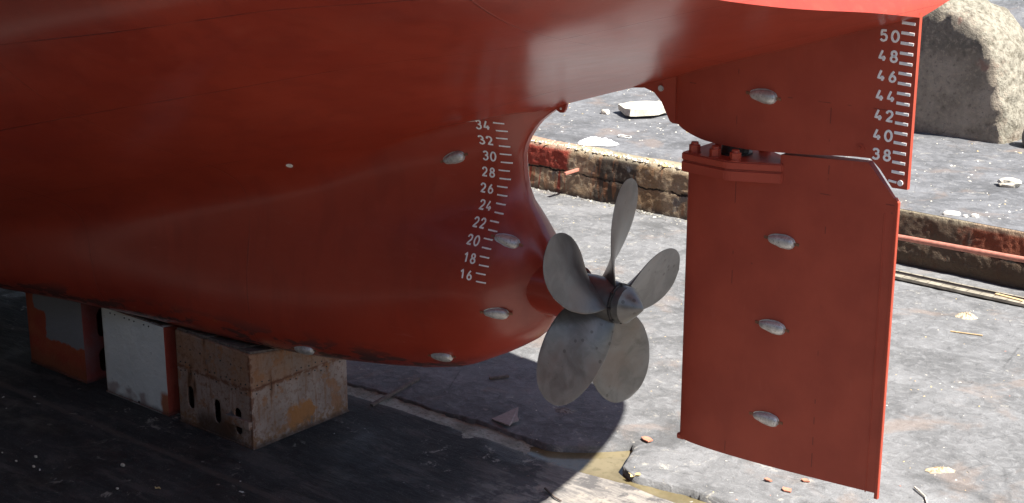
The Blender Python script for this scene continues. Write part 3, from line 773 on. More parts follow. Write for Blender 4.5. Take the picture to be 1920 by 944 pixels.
# ------------------------------------------------------------------ propeller
prop = empty('propeller', (0, 0, 0)); inv(prop)
PC = Vector((-3.80, 0, 1.47)); PR = 1.47
def blade(alpha):
    rs = np.concatenate([np.linspace(0.16, 0.9 * PR, 22), PR * (1 - 0.1 * (1 - np.linspace(0.06, 1, 9)) ** 2)])
    nc = 16; V = []; Fc = []
    for r in rs:
        t = r / PR
        c = float(pchip([.1, .2, .35, .5, .65, .78, .88, .95, .985, 1.0], [.48, .58, .75, .87, .91, .85, .72, .52, .32, .05], t))
        phi = math.atan(2.15 / (2 * math.pi * max(r, .22)))
        phi = min(phi, R_(62))
        sk = -0.04 * (t - .3)
        th = 0.075 * (1 - t) + 0.010
        rake = 0.02 + 0.05 * t
        ring = []
        for side in (1, -1):
            rng = range(nc + 1) if side == 1 else range(nc - 1, 0, -1)
            for j in rng:
                u = 0.5 - 0.5 * math.cos(math.pi * j / nc)       # 0 at LE
                s = (0.5 - u) * c + sk
                tt = th * (4 * u * (1 - u)) ** 0.6 * 0.5 + 0.001
                cam_ = 0.018 * c * (4 * u * (1 - u))
                a = -math.sin(phi) * s + math.cos(phi) * (side * tt - cam_)
                tg = math.cos(phi) * s + math.sin(phi) * (side * tt - cam_)
                ang = alpha + tg / max(r, .2)
                V.append((PC.x + a + rake, PC.y + r * math.sin(ang), PC.z + r * math.cos(ang)))
    N = 2 * nc
    for i in range(len(rs) - 1):
        for j in range(N):
            k = (j + 1) % N; Fc.append([i*N+j, i*N+k, (i+1)*N+k, (i+1)*N+j])
    Fc.append(list(range(N))); Fc.append([(len(rs)-1)*N + j for j in range(N)])
    o = mesh('blade', V, Fc, M['bronze'], smooth=True); return child(o, prop)
for k in range(5): blade(R_(18 + 72 * k))
def lathe_x(name, prof, mat, parent, cz=1.47, n=40, deg=35):
    V = []; Fc = []
    for x, r in prof:
        for k in range(n): a = 2*math.pi*k/n; V.append((x, r*math.sin(a), cz + r*math.cos(a)))
    for i in range(len(prof) - 1):
        for k in range(n): j = (k+1) % n; Fc.append([i*n+k, i*n+j, (i+1)*n+j, (i+1)*n+k])
    Fc.append(list(range(n))); Fc.append([(len(prof)-1)*n + k for k in range(n)])
    o = sharp(mesh(name, V, Fc, mat), deg); return child(o, parent) if parent is not ship else inv(o)
lathe_x('hub', [(-4.14, .235), (-4.12, .255), (-3.95, .265), (-3.75, .26), (-3.60, .242), (-3.56, .235)], M['bronze'], prop)
lathe_x('hub_ring', [(-3.565, .228), (-3.56, .243), (-3.535, .243), (-3.53, .228)], M['dark'], prop)
lathe_x('nose_cone', [(-3.53, .215), (-3.525, .222), (-3.43, .218), (-3.425, .21), (-3.36, .155), (-3.29, .095), (-3.22, .025), (-3.215, .005)], M['bronze'], prop)
bm = bmesh.new(); add_cyl(bm, (-.025, 0, 0), (.025, 0, 0), 0.016, n=8); hbm = bpy.data.meshes.new('hub_bolt'); bm.to_mesh(hbm); bm.free(); hbm.materials.append(M['dark'])
for k in range(8):
    a = 2 * math.pi * k / 8
    o = bpy.data.objects.new('hub_bolt', hbm); COL.objects.link(o); child(o, prop); o.location = (-3.54, .235*math.sin(a), 1.47 + .235*math.cos(a))
lathe_x('shaft_boss', [(-5.6, .20), (-5.2, .34), (-4.8, .37), (-4.4, .345), (-4.22, .325), (-4.18, .32), (-4.175, .29)], M['hull'], ship)
lathe_x('rope_guard', [(-4.18, .26), (-4.175, .28), (-4.14, .28), (-4.13, .25)], M['dark'], ship)

# ------------------------------------------------------------------ keel blocks
def keel_block(x0, x1, ztop, mat, label, kind):
    vtop = lambda y: 0.15 * abs(y + .18) / .91
    b = empty('keel_block', ((x0 + x1) / 2, -0.18, -1.6)); tag(b, label, 'keel block', 'steel keel blocks under the ship')
    y0, y1 = -1.09, 0.73
    B = Matrix.Translation(-b.location)
    def P(nm, bm, m, lab=None):
        bmesh.ops.transform(bm, matrix=B, verts=bm.verts)
        o = from_bm(nm, bm, m); o.parent = b
        if lab: o['label'] = lab
        return sharp(o, 30)
    def dots(nm, spots, rad):
        bm = bmesh.new(); add_cyl(bm, (0, .004, 0), (0, -.008, 0), rad, n=8)
        me = bpy.data.meshes.new(nm); bm.to_mesh(me); bm.free(); me.materials.append(M['dark'])
        for (x, y, z, k) in spots:
            o = bpy.data.objects.new(nm, me); COL.objects.link(o); o.parent = b
            o.location = Vector((x, y, z)) - b.location; o.rotation_euler = (0, 0, R_(90) if k else 0)
    # body as plates with real slotted openings
    def holed_plate(nm, fix, a0, a1, axis, holes):
        bm = bmesh.new(); n = 64; m_ = 64
        def inside(a, z):
            for (ha, hz, hw, hh) in holes:
                r = hw / 2; dz = max(0, abs(z - hz) - (hh / 2 - r))
                if (a - ha) ** 2 + dz ** 2 < r * r: return True
            return False
        grid = {}
        A = np.linspace(a0, a1, n + 1); Z = np.linspace(-1.6, ztop, m_ + 1)
        for i in range(n):
            for j in range(m_):
                if inside((A[i]+A[i+1])/2, (Z[j]+Z[j+1])/2): continue
                q = []
                for (ii, jj) in ((i, j), (i+1, j), (i+1, j+1), (i, j+1)):
                    if (ii, jj) not in grid:
                        a_, z_ = A[ii], Z[jj]
                        for (ha, hz, hw, hh) in holes:      # snap rims to the slot outline
                            r = hw / 2; cz = min(max(z_, hz - (hh/2 - r)), hz + (hh/2 - r)); d = Vector((a_ - ha, z_ - cz))
                            if 0 < d.length and abs(d.length - r) < 0.016: d = d.normalized() * r; a_, z_ = ha + d.x, cz + d.y
                        z_ += vtop(fix if axis == 'x' else a_) * max(0, (z_ + .5) / (ztop + .5))
                        grid[(ii, jj)] = bm.verts.new((a_, fix, z_) if axis == 'x' else (fix, a_, z_))
                    q.append(grid[(ii, jj)])
                bm.faces.new(q)
        return bm
    def body():
        bm = bmesh.new()
        L = x1 - x0
        ph = []; ah = []
        if kind == 'rusty':
            ph = [(x0 + .27, -1.16, .13, .34), (x0 + .85, -1.22, .13, .36), (x0 + 1.30, -1.25, .13, .40)]
        ah = [] if kind == 'rusty' else [(y0 + .36, -.70, .20, .44), (y0 + .36, -1.30, .20, .38), (y0 + 1.2, -.70, .20, .44), (y0 + 1.2, -1.30, .20, .38)]
        p1 = holed_plate('p', y0, x0, x1, 'x', ph)
        p2 = holed_plate('a', x1, y0, y1, 'y', ah)
        me = bpy.data.meshes.new('t')
        for s in (p1, p2): s.to_mesh(me); bm.from_mesh(me); s.free()
        def quad(*v): bm.faces.new([bm.verts.new(p) for p in v])
        zt_ = ztop + vtop(y0); quad((x0, y0, -1.6), (x0, y1, -1.6), (x0, y1, zt_), (x0, -.18, ztop), (x0, y0, zt_))
        quad((x0, y1, -1.6), (x1, y1, -1.6), (x1, y1, zt_), (x0, y1, zt_))
        quad((x0, y0, zt_), (x1, y0, zt_), (x1, -.18, ztop), (x0, -.18, ztop)); quad((x0, -.18, ztop), (x1, -.18, ztop), (x1, y1, zt_), (x0, y1, zt_))
        bmesh.ops.remove_doubles(bm, verts=bm.verts, dist=1e-4)
        bmesh.ops.recalc_face_normals(bm, faces=bm.faces)
        return bm
    o = P('body', body(), mat)
    md = o.modifiers.new('thick', 'SOLIDIFY'); md.thickness = 0.02; md.offset = -1
    # base plate, cap timber
    bm = bmesh.new(); add_box(bm, ((x0+x1)/2, -.18, -1.588), (x1 - x0 + .03, y1 - y0 + .03, 0.024), 0.004); P('base_plate', bm, mat)
    bm = bmesh.new()
    if kind == 'rusty':
        for i in range(7):
            for sg in (-1, 1):
                add_box(bm, (x0 + .115 + i*.228, -.18 + sg*.46, ztop + .09 + .006*(i % 3)), (.21, .86 - .04*(i % 2), .04), 0.008, Matrix.Rotation(sg * .163, 4, 'X'))
        P('timber_cap', bm, M['wood'])
        bm = bmesh.new()                                            # welded lap joint with bolts
        zs = -0.715
        add_box(bm, ((x0+x1)/2, y0 - .006, zs), (x1 - x0, .012, .014), 0.003)
        add_box(bm, (x1 + .006, (y0+y1)/2, zs), (.012, y1 - y0, .014), 0.003)
        P('seam_strip', bm, mat)
        spots = []
        for i in range(14):
            for z_ in (-.66, -.79):
                if rnd.random() < .7: spots.append((x0 + .08 + i * .11 + rnd.uniform(-.02, .02), y0, z_ + .02*(i % 2) + rnd.uniform(-.01, .01), 0))
                if rnd.random() < .7: spots.append((x1, y0 + .1 + i * .122 + rnd.uniform(-.02, .02), z_ + .02*(i % 2) + rnd.uniform(-.01, .01), 1))
        for i in range(7): spots.append((x0 + .1 + i * .22, y0, -.42, 0))
        dots('rivet', spots, .011)
        bm = bmesh.new(); add_box(bm, (x1 - .27, y0 - .03, -1.235), (.52, .06, .12), 0.006); P('cross_bar', bm, mat)
    else:
        for i in range(4):
            for sg in (-1, 1): add_box(bm, (x0 + .19 + i*(x1-x0-.1)/4, -.18 + sg*.46, ztop + .087), ((x1-x0)/4 - .05, .84, .02), 0.006, Matrix.Rotation(sg * .163, 4, 'X'))
        P('timber_cap', bm, M['wood'])
        if kind == 'white':
            dots('bolt_hole', [(x0 + .22 + i*.115, y0, ztop + .09, 0) for i in (0, 1, 3, 4, 5, 7, 8)], .012)
            dots('bolt_hole', [(x0 + .78, y0, -1.56, 0)], .022)
    return b
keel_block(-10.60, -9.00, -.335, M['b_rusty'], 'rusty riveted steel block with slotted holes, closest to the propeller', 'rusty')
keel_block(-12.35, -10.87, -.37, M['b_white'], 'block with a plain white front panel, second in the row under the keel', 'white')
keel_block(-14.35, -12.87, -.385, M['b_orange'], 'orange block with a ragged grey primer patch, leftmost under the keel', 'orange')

# ------------------------------------------------------------------ dock floor
def ground_grid(name, xs, ys, zf, mat, edge=None):
    V = []; Fc = []
    for i, x in enumerate(xs):
        for j, y in enumerate(ys(x)): V.append((x, y, zf(x, y)))
    m_ = len(ys(xs[0]))
    for i in range(len(xs) - 1):
        for j in range(m_ - 1):
            a = i*m_ + j; Fc.append([a, a+1, a+1+m_, a+m_])
    o = mesh(name, V, Fc, mat, smooth=True)
    return o
def nz(x, y, s, k=0.0): return noise.noise(Vector((x * s, y * s, k)))
def fine(a, b, dense_a, dense_b, step, coarse):
    out = [a]
    while out[-1] < b:
        st = step if dense_a <= out[-1] < dense_b else coarse
        out.append(min(b, out[-1] + st))
    return out
XS = fine(-90, 60, -17, 2, 0.07, 2.5)
NEAR_E = ([-90, -9.65, -8.58, -7.68, -6.85, -5.87, -5.27, -4.9, -4.35, -3.84, 60], [1.24, 1.26, 1.32, 1.32, 1.36, 1.32, 1.33, 1.35, 1.44, 1.38, 1.36])
FAR_E = ([-90, -9.86, -9.24, -8.43, -7.95, -7.58, -6.94, -6.36, -5.9, -5.72, -5.43, -5.2, -5.06, -4.95, -4.82, -4.7, -4.41, -4.01, -3.24, 60],
         [1.50, 1.46, 1.56, 1.57, 1.54, 1.62, 1.65, 1.66, 1.66, 1.78, 2.02, 2.25, 2.43, 2.30, 1.95, 1.70, 1.60, 1.64, 1.74, 1.75])
def near_e(x): return float(np.interp(x, *NEAR_E)) + 0.02 * nz(x, 0, 5) + 0.012 * nz(x, 3, 17)
def far_e(x): return float(np.interp(x, *FAR_E)) + 0.045 * nz(x, 9, 3.5) + 0.03 * nz(x, 5, 12)
def ys_near(x):
    e = near_e(x)
    return [-30, -20, -13, -9] + list(np.linspace(-6.5, e - 0.35, 75)) + [e - .2, e - .1, e - .04, e - .01, e]
def dist_gut(x, y): return -1.93 - y
def z_near(x, y):
    z = -1.6 + 0.012 * nz(x, y, 1.4) + 0.008 * nz(x, y, 6)
    e = near_e(x)
    if y > e - 0.012: z = -1.80
    elif y > e - .05: z -= .012
    if -9 < x < 2 and -6.5 < y < -2.0:       # worn hollow with a little water
        pass
    g = abs(y + 1.93)
    if g < 0.09: z -= 0.03 * (1 - g / 0.09)
    return z
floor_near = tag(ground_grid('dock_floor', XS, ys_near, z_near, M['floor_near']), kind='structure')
def ys_far(x):
    e = far_e(x)
    return [e, e + .01, e + .05, e + .12, e + .22] + list(np.linspace(e + .35, 12.75, 120))
def z_far(x, y):
    e = far_e(x)
    if y < e + .005: return -1.82
    z = -1.56 + 0.018 * nz(x, y, 1.1, 3) + 0.010 * nz(x, y, 5, 3) + .006 * nz(x, y, 14, 3)
    if y < e + .06: z -= .015
    if y > 11.4: z -= 0.04 * min(1, (y - 11.4) / .4)
    return z
tag(ground_grid('dock_floor', XS, ys_far, z_far, M['floor_far']), kind='structure')
def zb(x, y): return -1.70 + 0.035 * nz(x, y, 2.2, 5) + 0.02 * nz(x, y, 9, 5) + (0.075 if x < -6.6 else 0.075 * max(0, (-5.9 - x) / .7) if x < -5.9 else 0.0)
XG = fine(-90, 60, -13, 2, 0.05, 3)
tag(ground_grid('gutter_bed', XG, lambda x: list(np.linspace(1.0, 2.7, 35)), zb, M['bed']), kind='structure')
tag(mesh('gutter_water', [(-6.6, 1.1, -1.672), (60, 1.1, -1.672), (60, 2.65, -1.672), (-6.6, 2.65, -1.672)], [[0, 1, 2, 3]], M['water']), kind='structure')

# shallow water standing in a wheel groove beside the keel line, in the sun behind the ship: it throws light streaks onto the plating
def groove():
    V = []; Fc = []; xs = fine(-4.6, .6, -5, 1, .05, .05)
    for x in xs:
        yc = -1.02 + .075 * (x + 4.2) + .03 * nz(x, 0, 1.3, 77); w = .10 + .05 * nz(x, 2, 1.1, 5) + .03 * nz(x, 4, 5, 5); w *= min(1, (x + 4.6) / .3, (.6 - x) / .3)
        V += [(x, yc - w, -1.583), (x, yc + w, -1.583)]
    for i in range(len(xs) - 1): Fc.append([2*i, 2*i+1, 2*i+3, 2*i+2])
    q = NT('puddle_water'); nb = q.bump(q.noise(2.2, 3, .6), .05, .22)
    return mesh('puddle_water', V, Fc, q.done((.03, .027, .022), .19, nb, spec=1.0))
tag(groove(), kind='structure')

# ledge (lowest altar step on the far side) and the slab above it
def build_ledge():
    xs = fine(-70, 40, -17.5, -2, 0.035, 1.5); nzs = 32; V = []; Fc = []
    for x in xs:
        for j in range(nzs + 1):
            t = j / nzs; z = -1.68 + t * 1.13
            y = 12.58 + 0.16 * t
            y += 0.02 * nz(x, z, 3, 8) + 0.012 * nz(x, z, 11, 8)
            cr = abs(z + 1.10 + 0.05 * nz(x, 0, 1.2, 2))
            if cr < .035: y += 0.03 * (1 - cr / .035) * (0.5 + nz(x, z, 6, 4))
            if t > .86:                         # broken arris
                k = (t - .86) / .14 * (1 if x < -6.6 else .25)
                y += (0.10 * k * k) * (1 + 1.4 * nz(x, 1, 4, 2)) + .03 * k * nz(x, z, 20, 3)
                z += .02 * k * nz(x, 7, 9, 2) - 0.02 * k * k
            if x > -7 and t < .28:              # undercut on the right
                y += .12 * (1 - t / .28) * min(1, (x + 7) / .6)
            V.append((x, y, z))
    for i in range(len(xs) - 1):
        for j in range(nzs):
            a = i*(nzs+1) + j; Fc.append([a, a+1, a+nzs+2, a+nzs+1])
    n0 = len(V); off = nzs
    for i, x in enumerate(xs):                 # body behind the face
        V.append((x, 13.15, -0.552)); V.append((x, 13.15, -1.8))
    for i in range(len(xs) - 1):
        a = i*(nzs+1) + nzs; b = (i+1)*(nzs+1) + nzs; Fc.append([a, b, n0 + 2*(i+1), n0 + 2*i]); Fc.append([n0+2*i, n0+2*i+2, n0+2*i+3, n0+2*i+1])
    return mesh('concrete_ledge', V, Fc, M['ledge'], smooth=True)
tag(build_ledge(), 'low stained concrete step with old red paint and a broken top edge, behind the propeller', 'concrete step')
XP = fine(-70, 40, -24, -2, 0.14, 2.0)
def zp(x, y):
    z = -0.55 + 0.02 * nz(x, y, .9, 6) + 0.012 * nz(x, y, 4, 6)
    if y < 13.1: z = -.545 if x > -6.6 else z - .05
    if x > -6.9 and 13.1 <= y < 13.3: z = max(z, -.545)
    if y > 23: z += (y - 23) * 0.42 + 0.25 * nz(x, y, .8, 7) * min(1, (y - 23) / 2)
    if y > 20 and x < -14: z += min(1, (y - 20) / 2) * (0.15 + 0.12 * nz(x, y, 2, 9))
    return z
tag(ground_grid('upper_dock_slab', XP, lambda x: [12.775 if x > -6.6 else 13.0, 13.12] + list(np.linspace(13.25, 26, 90)) + [28, 31, 35, 42, 60, 120], zp, M['plat']), kind='structure')

# quay on the near side, below and behind the photographer
def build_quay():
    prof = [(-9.6, -1.75), (-9.6, -0.4), (-10.5, -0.4), (-10.5, 0.9), (-11.4, .9), (-11.4, 2.3), (-12.3, 2.3), (-12.3, 3.9), (-13.1, 3.9), (-13.1, 5.9), (-60, 5.9), (-60, -1.75)]
    V = []; Fc = []; xs = [-90, 60]
    for x in xs:
        for y, z in prof: V.append((x, y, z))
    n = len(prof)
    for j in range(n): k = (j+1) % n; Fc.append([j, k, n+k, n+j])
    Fc.append(list(range(n))); Fc.append(list(range(n, 2*n)))
    return mesh('quay_wall', V, Fc, M['quay'])
bm = bmesh.new(); add_box(bm, (-49, -34, 2.05), (84, 51.5, 7.6), .05)  # unseen wall added to keep sky light off the forward hull
tag(from_bm('shade_wall', bm, M['quay']), 'tall dark wall added out of view to shade the forward hull', 'shade wall')
tag(build_quay(), 'stepped concrete quay wall along the near side of the dry dock', 'quay')

# ------------------------------------------------------------------ big rounded concrete buttress, top right
def build_buttress():
    prof = [(-11.2, -.7), (-11.1, .6), (-10.9, 1.6), (-10.5, 2.25), (-9.9, 2.5), (-9.2, 2.58), (-8.65, 2.50), (-8.1, 2.30), (-7.62, 1.88), (-7.30, 1.3), (-7.12, .6), (-7.02, 0.0), (-6.98, -.7)]
    d = [0]
    for a, b in zip(prof[:-1], prof[1:]): d.append(d[-1] + math.hypot(b[0]-a[0], b[1]-a[1]))
    N = 110; tt = np.linspace(0, d[-1], N); PX = np.interp(tt, d, [p[0] for p in prof]); PZ = np.interp(tt, d, [p[1] for p in prof])
    cx, cz = -9.2, 0.3
    V = []; Fc = []; M_ = 44
    for k in range(M_ + 1):
        s = k / M_
        if s < 0.18: y = 19.15 + 0.0; ins = 0.90 * (s / .18) ** .8; fr = True
        else:
            u = (s - .18) / .82; fr = False
            y = 19.15 + 2.1 * u; ins = 0.90 + 0.10 * math.sqrt(1 - (1 - min(1, u / .5)) ** 2) - 0.06 * u * u
        for i in range(N):
            x = cx + (PX[i] - cx) * ins; z = -.7 + (PZ[i] + .7) * ins
            if fr:
                yy = y + 0.012 * nz(x, z, 2.5, 1) + (.05 * max(0, nz(x, z, 4, 3)) if ins > .8 else 0)
                V.append((x, yy, z))
            else:
                a = 0.055 * noise.fractal(Vector((x*3.2, y*3.2, z*3.2)), 0.7, 2.0, 5) + 0.03 * nz(x + z, y * 1.0, 14, 1)
                dv = Vector((x - cx, 0, z - cz)).normalized() * a
                V.append((x + dv.x, y + 0.05 * nz(x, z, 3, y), z + dv.z))
    for k in range(M_):
        for i in range(N - 1):
            a = k*N + i; Fc.append([a, a+1, a+1+N, a+N])
    Fc.append([M_*N + i for i in range(N)])
    q = NT('buttress_concrete'); x, y, z = q.xyz()
    geo = q.n('ShaderNodeNewGeometry'); nx, ny, nz_ = q.xyz(geo.outputs['True Normal'])
    n1 = q.noise(1.2, 7, 0.62); n2 = q.noise(7, 8, 0.72); n3 = q.noise(30, 5)
    c = q.mix(q.ramp(n1, .35, .65), (0.22, 0.19, 0.15), (0.36, 0.31, 0.25))
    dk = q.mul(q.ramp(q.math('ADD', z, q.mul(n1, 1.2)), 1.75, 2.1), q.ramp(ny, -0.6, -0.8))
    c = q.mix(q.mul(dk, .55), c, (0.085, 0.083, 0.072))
    c = q.mix(q.mul(q.ramp(n2, .5, .62), .6), c, (0.40, 0.34, 0.26)); c = q.mix(q.mul(q.ramp(n2, .46, .36), .6), c, (0.11, 0.095, 0.08))
    c = q.mix(q.mul(q.ramp(q.noise(.9, 3, src=q.map(loc=(2, 1, 4))), .60, .66), .45), c, (0.30, 0.12, 0.09))
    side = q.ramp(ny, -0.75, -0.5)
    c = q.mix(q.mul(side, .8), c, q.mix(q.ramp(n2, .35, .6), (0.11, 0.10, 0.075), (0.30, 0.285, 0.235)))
    c = q.mix(q.mul(q.ramp(q.vor(7, feat='DISTANCE_TO_EDGE'), .012, .0), q.ramp(n1, .5, .55), .5), c, (0.05, .045, .04))
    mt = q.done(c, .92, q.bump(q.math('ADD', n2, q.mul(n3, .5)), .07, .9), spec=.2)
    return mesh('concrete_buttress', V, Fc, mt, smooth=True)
tag(build_buttress(), 'big rounded weathered concrete block standing behind the rudder, crumbling on its sunlit side', 'concrete block')

# ------------------------------------------------------------------ stones and other loose things
def rock_mesh(sx, sy, sz, seed, rough=0.25, sub=3, flat=True):
    bm = bmesh.new(); bmesh.ops.create_icosphere(bm, subdivisions=sub, radius=1.0)
    for v in bm.verts:
        p = v.co.copy(); n = noise.noise(p * 1.3 + Vector((seed, 0, 0))) * rough * 1.6 + noise.noise(p * 3.5 + Vector((0, seed, 0))) * rough * .6
        q = p * (1 + n)
        m = max(abs(q.x), abs(q.y), abs(q.z)); q = q.lerp(q / m * .9, 0.35)
        v.co = Vector((q.x * sx/2, q.y * sy/2, (q.z + .75) * sz/1.75 if flat else q.z * sz/2))
        if v.co.z < 0: v.co.z = 0
    return bm
def rock(name, x, y, z, s, seed, mat, label, cat, rot=0.0, rough=.25, group=None, sub=3):
    bm = rock_mesh(s[0], s[1], s[2], seed, rough, sub)
    o = from_bm(name, bm, mat); o.location = (x, y, z); o.rotation_euler = (0, 0, rot)
    sharp(o, 28); tag(o, label, cat, group); return o
# slab of stone on the upper level seen through the aperture
def slab_stone():
    pts = [(-15.62, 16.30), (-14.98, 15.92), (-14.62, 16.35), (-14.55, 17.1), (-15.1, 17.25), (-15.66, 16.8)]
    bm = bmesh.new(); vs = [bm.verts.new((x, y, -.47)) for x, y in pts]; f = bm.faces.new(vs)
    r = bmesh.ops.extrude_face_region(bm, geom=[f]); tv = [g for g in r['geom'] if isinstance(g, bmesh.types.BMVert)]
    bmesh.ops.translate(bm, verts=tv, vec=(0, 0, .15))
    bmesh.ops.recalc_face_normals(bm, faces=bm.faces)
    bmesh.ops.subdivide_edges(bm, edges=list(bm.edges), cuts=6, use_grid_fill=True)
    for v in bm.verts:
        k = 0.035; n = noise.noise_vector(v.co * 3.1); v.co += n * k
    return from_bm('stone_slab', bm, M['stone'])
tag(sharp(slab_stone(), 30), 'pale flat stone slab with a dark shadow, lying beyond the propeller aperture', 'stone slab')
rock('stone', -15.85, 16.1, -.56, (.22, .18, .12), 3, M['stone'], 'fist sized pale stone just left of the flat stone slab', 'stone')
# crumpled white sheet
def sheet():
    V = []; Fc = []; nx, ny = 40, 22
    for i in range(nx + 1):
        for j in range(ny + 1):
            u = i/nx*2 - 1; v = j/ny*2 - 1; r = math.sqrt(min(1, u*u*.9 + v*v*.9))
            ed = 1 + .15 * nz(u, v, 1.5, 4); x = u * .62 * ed * (1 - .12 * v*v); y = v * .30 * ed * (1 - .3*u*u)
            h = max(0, 1 - u*u - v*v) ** .6 * (0.15 + .09 * nz(u*2.4, v*1.6, 1.6, 7) + .03 * nz(u, v, 9, 2))
            V.append((x, y, max(.004, h)))
    for i in range(nx):
        for j in range(ny):
            a = i*(ny+1) + j; Fc.append([a, a+1, a+ny+2, a+ny+1])
    o = mesh('plastic_sheet', V, Fc, mat_plain('white_plastic', (.82, .83, .85), .45, var=.03, bump=.01), smooth=True)
    o.location = (-14.05, 13.4, -.545); o.scale = (.72, .8, .8); o.rotation_euler = (0, 0, R_(30)); return o
tag(sheet(), 'crumpled white plastic sheet lying near the broken edge of the step', 'plastic sheet')
def loop_wire():
    cu = bpy.data.meshes.new('l'); bm = bmesh.new(); n = 28; pts = []
    for k in range(n):
        a = 2*math.pi*k/n; pts.append(Vector((-13.95 + .17*math.cos(a) , 14.3 + .085*math.sin(a), -.52 + .01*math.sin(3*a))))
    for k in range(n): add_cyl(bm, pts[k], pts[(k+1) % n], .012, n=6)
    return from_bm('strap_loop', bm, M['white_stone'])
tag(loop_wire(), 'small pale loop of strap on the upper slab right of the white sheet', 'strap')
rock('stone', -5.38, 13.0, -.57, (.34, .16, .10), 11, M['white_stone'], 'long flat white stone on the step edge right of the rudder', 'stone', R_(30), .12)
rock('stone', -5.12, 13.02, -.57, (.10, .09, .07), 12, M['white_stone'], 'small round white pebble between two others on the step edge', 'stone', 0, .15)
rock('stone', -4.98, 13.12, -.57, (.15, .12, .09), 13, M['white_stone'], 'white pebble at the right end of the trio on the step edge', 'stone', 0, .15)
rock('stone', -5.45, 15.75, -.57, (.46, .34, .19), 14, M['stone'], 'pale jagged rock near the right border of the picture', 'stone', .4, .3)
rock('boulder', -6.35, 19.5, -.57, (.9, .7, .62), 15, M['grey_stone'], 'grey squared boulder beside the foot of the rounded concrete block', 'boulder', .3, .12)
rock('stone', -12.45, 12.38, -1.6, (.22, .13, .11), 16, M['stone'], 'tan stone at the foot of the step left of the top propeller blade', 'stone', .3, .25)
def patch(x, y, z, sx, sy, seed, mat, nm, label, h=.02, rot=0):
    V = []; Fc = []; n, m_ = 30, 6
    V.append((0, 0, h))
    for j in range(1, m_ + 1):
        for k in range(n):
            a = 2*math.pi*k/n; r = j/m_ * (1 + .38*noise.noise(Vector((math.cos(a)*1.8, math.sin(a)*1.8, seed))) + .15*noise.noise(Vector((math.cos(a)*6, math.sin(a)*6, seed))))
            V.append((sx*r*math.cos(a), sy*r*math.sin(a), h*(1-(j/m_)**2) * (1 + .8*noise.noise(Vector((a*3, j, seed)))) - .004))
    for k in range(n): Fc.append([0, 1+k, 1+(k+1) % n])
    for j in range(m_ - 1):
        for k in range(n): a = 1+j*n+k; b = 1+j*n+(k+1) % n; Fc.append([a, a+n, b+n, b])
    o = mesh(nm, V, Fc, mat); o.location = (x, y, z); o.rotation_euler = (0, 0, rot); tag(o, label, 'rubble patch'); return o
patch(-3.85, 10.5, -1.565, .20, .14, 5, mat_plain('cream_mortar', (.50, .42, .30), .9, var=.35, scale=25, bump=.02), 'mortar_heap', 'cream crumbling mortar heap in the sun right of the rudder', .07, .2)
patch(-1.35, 4.35, -1.555, .19, .09, 9, mat_plain('tan_mortar', (.46, .36, .24), .9, var=.3), 'mortar_heap', 'tan mortar lump beside the lower right corner of the rudder', .05, .7)
patch(-6.5, 2.75, -1.555, .16, .09, 2, M['grey_stone'], 'mortar_heap', 'small grey crust in the shade under the propeller', .03, .4)
# triangular shard
bm = bmesh.new(); vs = [bm.verts.new(p) for p in ((-7.10, 1.78, -1.535), (-6.70, 1.70, -1.50), (-6.74, 1.82, -1.50), (-6.70, 1.92, -1.49), (-6.80, 2.0, -1.48), (-6.98, 2.24, -1.46))]
f = bm.faces.new(vs); r = bmesh.ops.extrude_face_region(bm, geom=[f]); bmesh.ops.translate(bm, verts=[g for g in r['geom'] if isinstance(g, bmesh.types.BMVert)], vec=(0, 0, -.02)); bmesh.ops.recalc_face_normals(bm, faces=bm.faces)
tag(from_bm('slate_shard', bm, M['shard']), 'pale triangular shard propped on the gutter edge under the ship', 'shard')
def stick(pts, r, mat, name, label, cat='stick', w=None):
    bm = bmesh.new(); pts = [Vector(p) for p in pts]
    if w:
        d = pts[1] - pts[0]; q = d.to_track_quat('X', 'Z').to_matrix().to_4x4()
        add_box(bm, (pts[0] + pts[1]) / 2, (d.length, w, r * 2), .004, q)
    else:
        for i, (a, b) in enumerate(zip(pts[:-1], pts[1:])): add_cyl(bm, a, b, r * (1 - .12 * i), r * (1 - .12 * (i + 1)), n=8)
    return tag(sharp(from_bm(name, bm, mat)), label, cat)
stick([(-8.83, 1.05, -1.555), (-8.99, 2.24, -1.53)], .02, M['wood'], 'wooden_lath', 'long dark wooden lath lying across the gutter beside the rusty block', 'lath', .06)
stick([(-8.17, 2.96, -1.535), (-8.0, 3.22, -1.53)], .018, M['wood'], 'wood_chip', 'short brown wood piece on the shaded floor below the skeg', 'wood scrap', .06)
stick([(-5.09, .53, -1.575), (-4.95, .46, -1.57), (-4.82, .40, -1.572), (-4.69, .37, -1.575)], .016, M['wood'], 'twig', 'bent grey twig by the shadow edge at the bottom of the picture', 'twig')
stick([(-1.35, 3.62, -1.53), (-1.12, 3.45, -1.535), (-.95, 3.2, -1.54)], .014, M['stone'], 'twig', 'pale twig lying right of the rudder foot', 'twig')
stick([(-3.7, 9.6, -1.545), (-3.2, 9.75, -1.545)], .012, M['palewood'], 'twig', 'thin straight straw coloured twig near the cream mortar heap', 'twig')
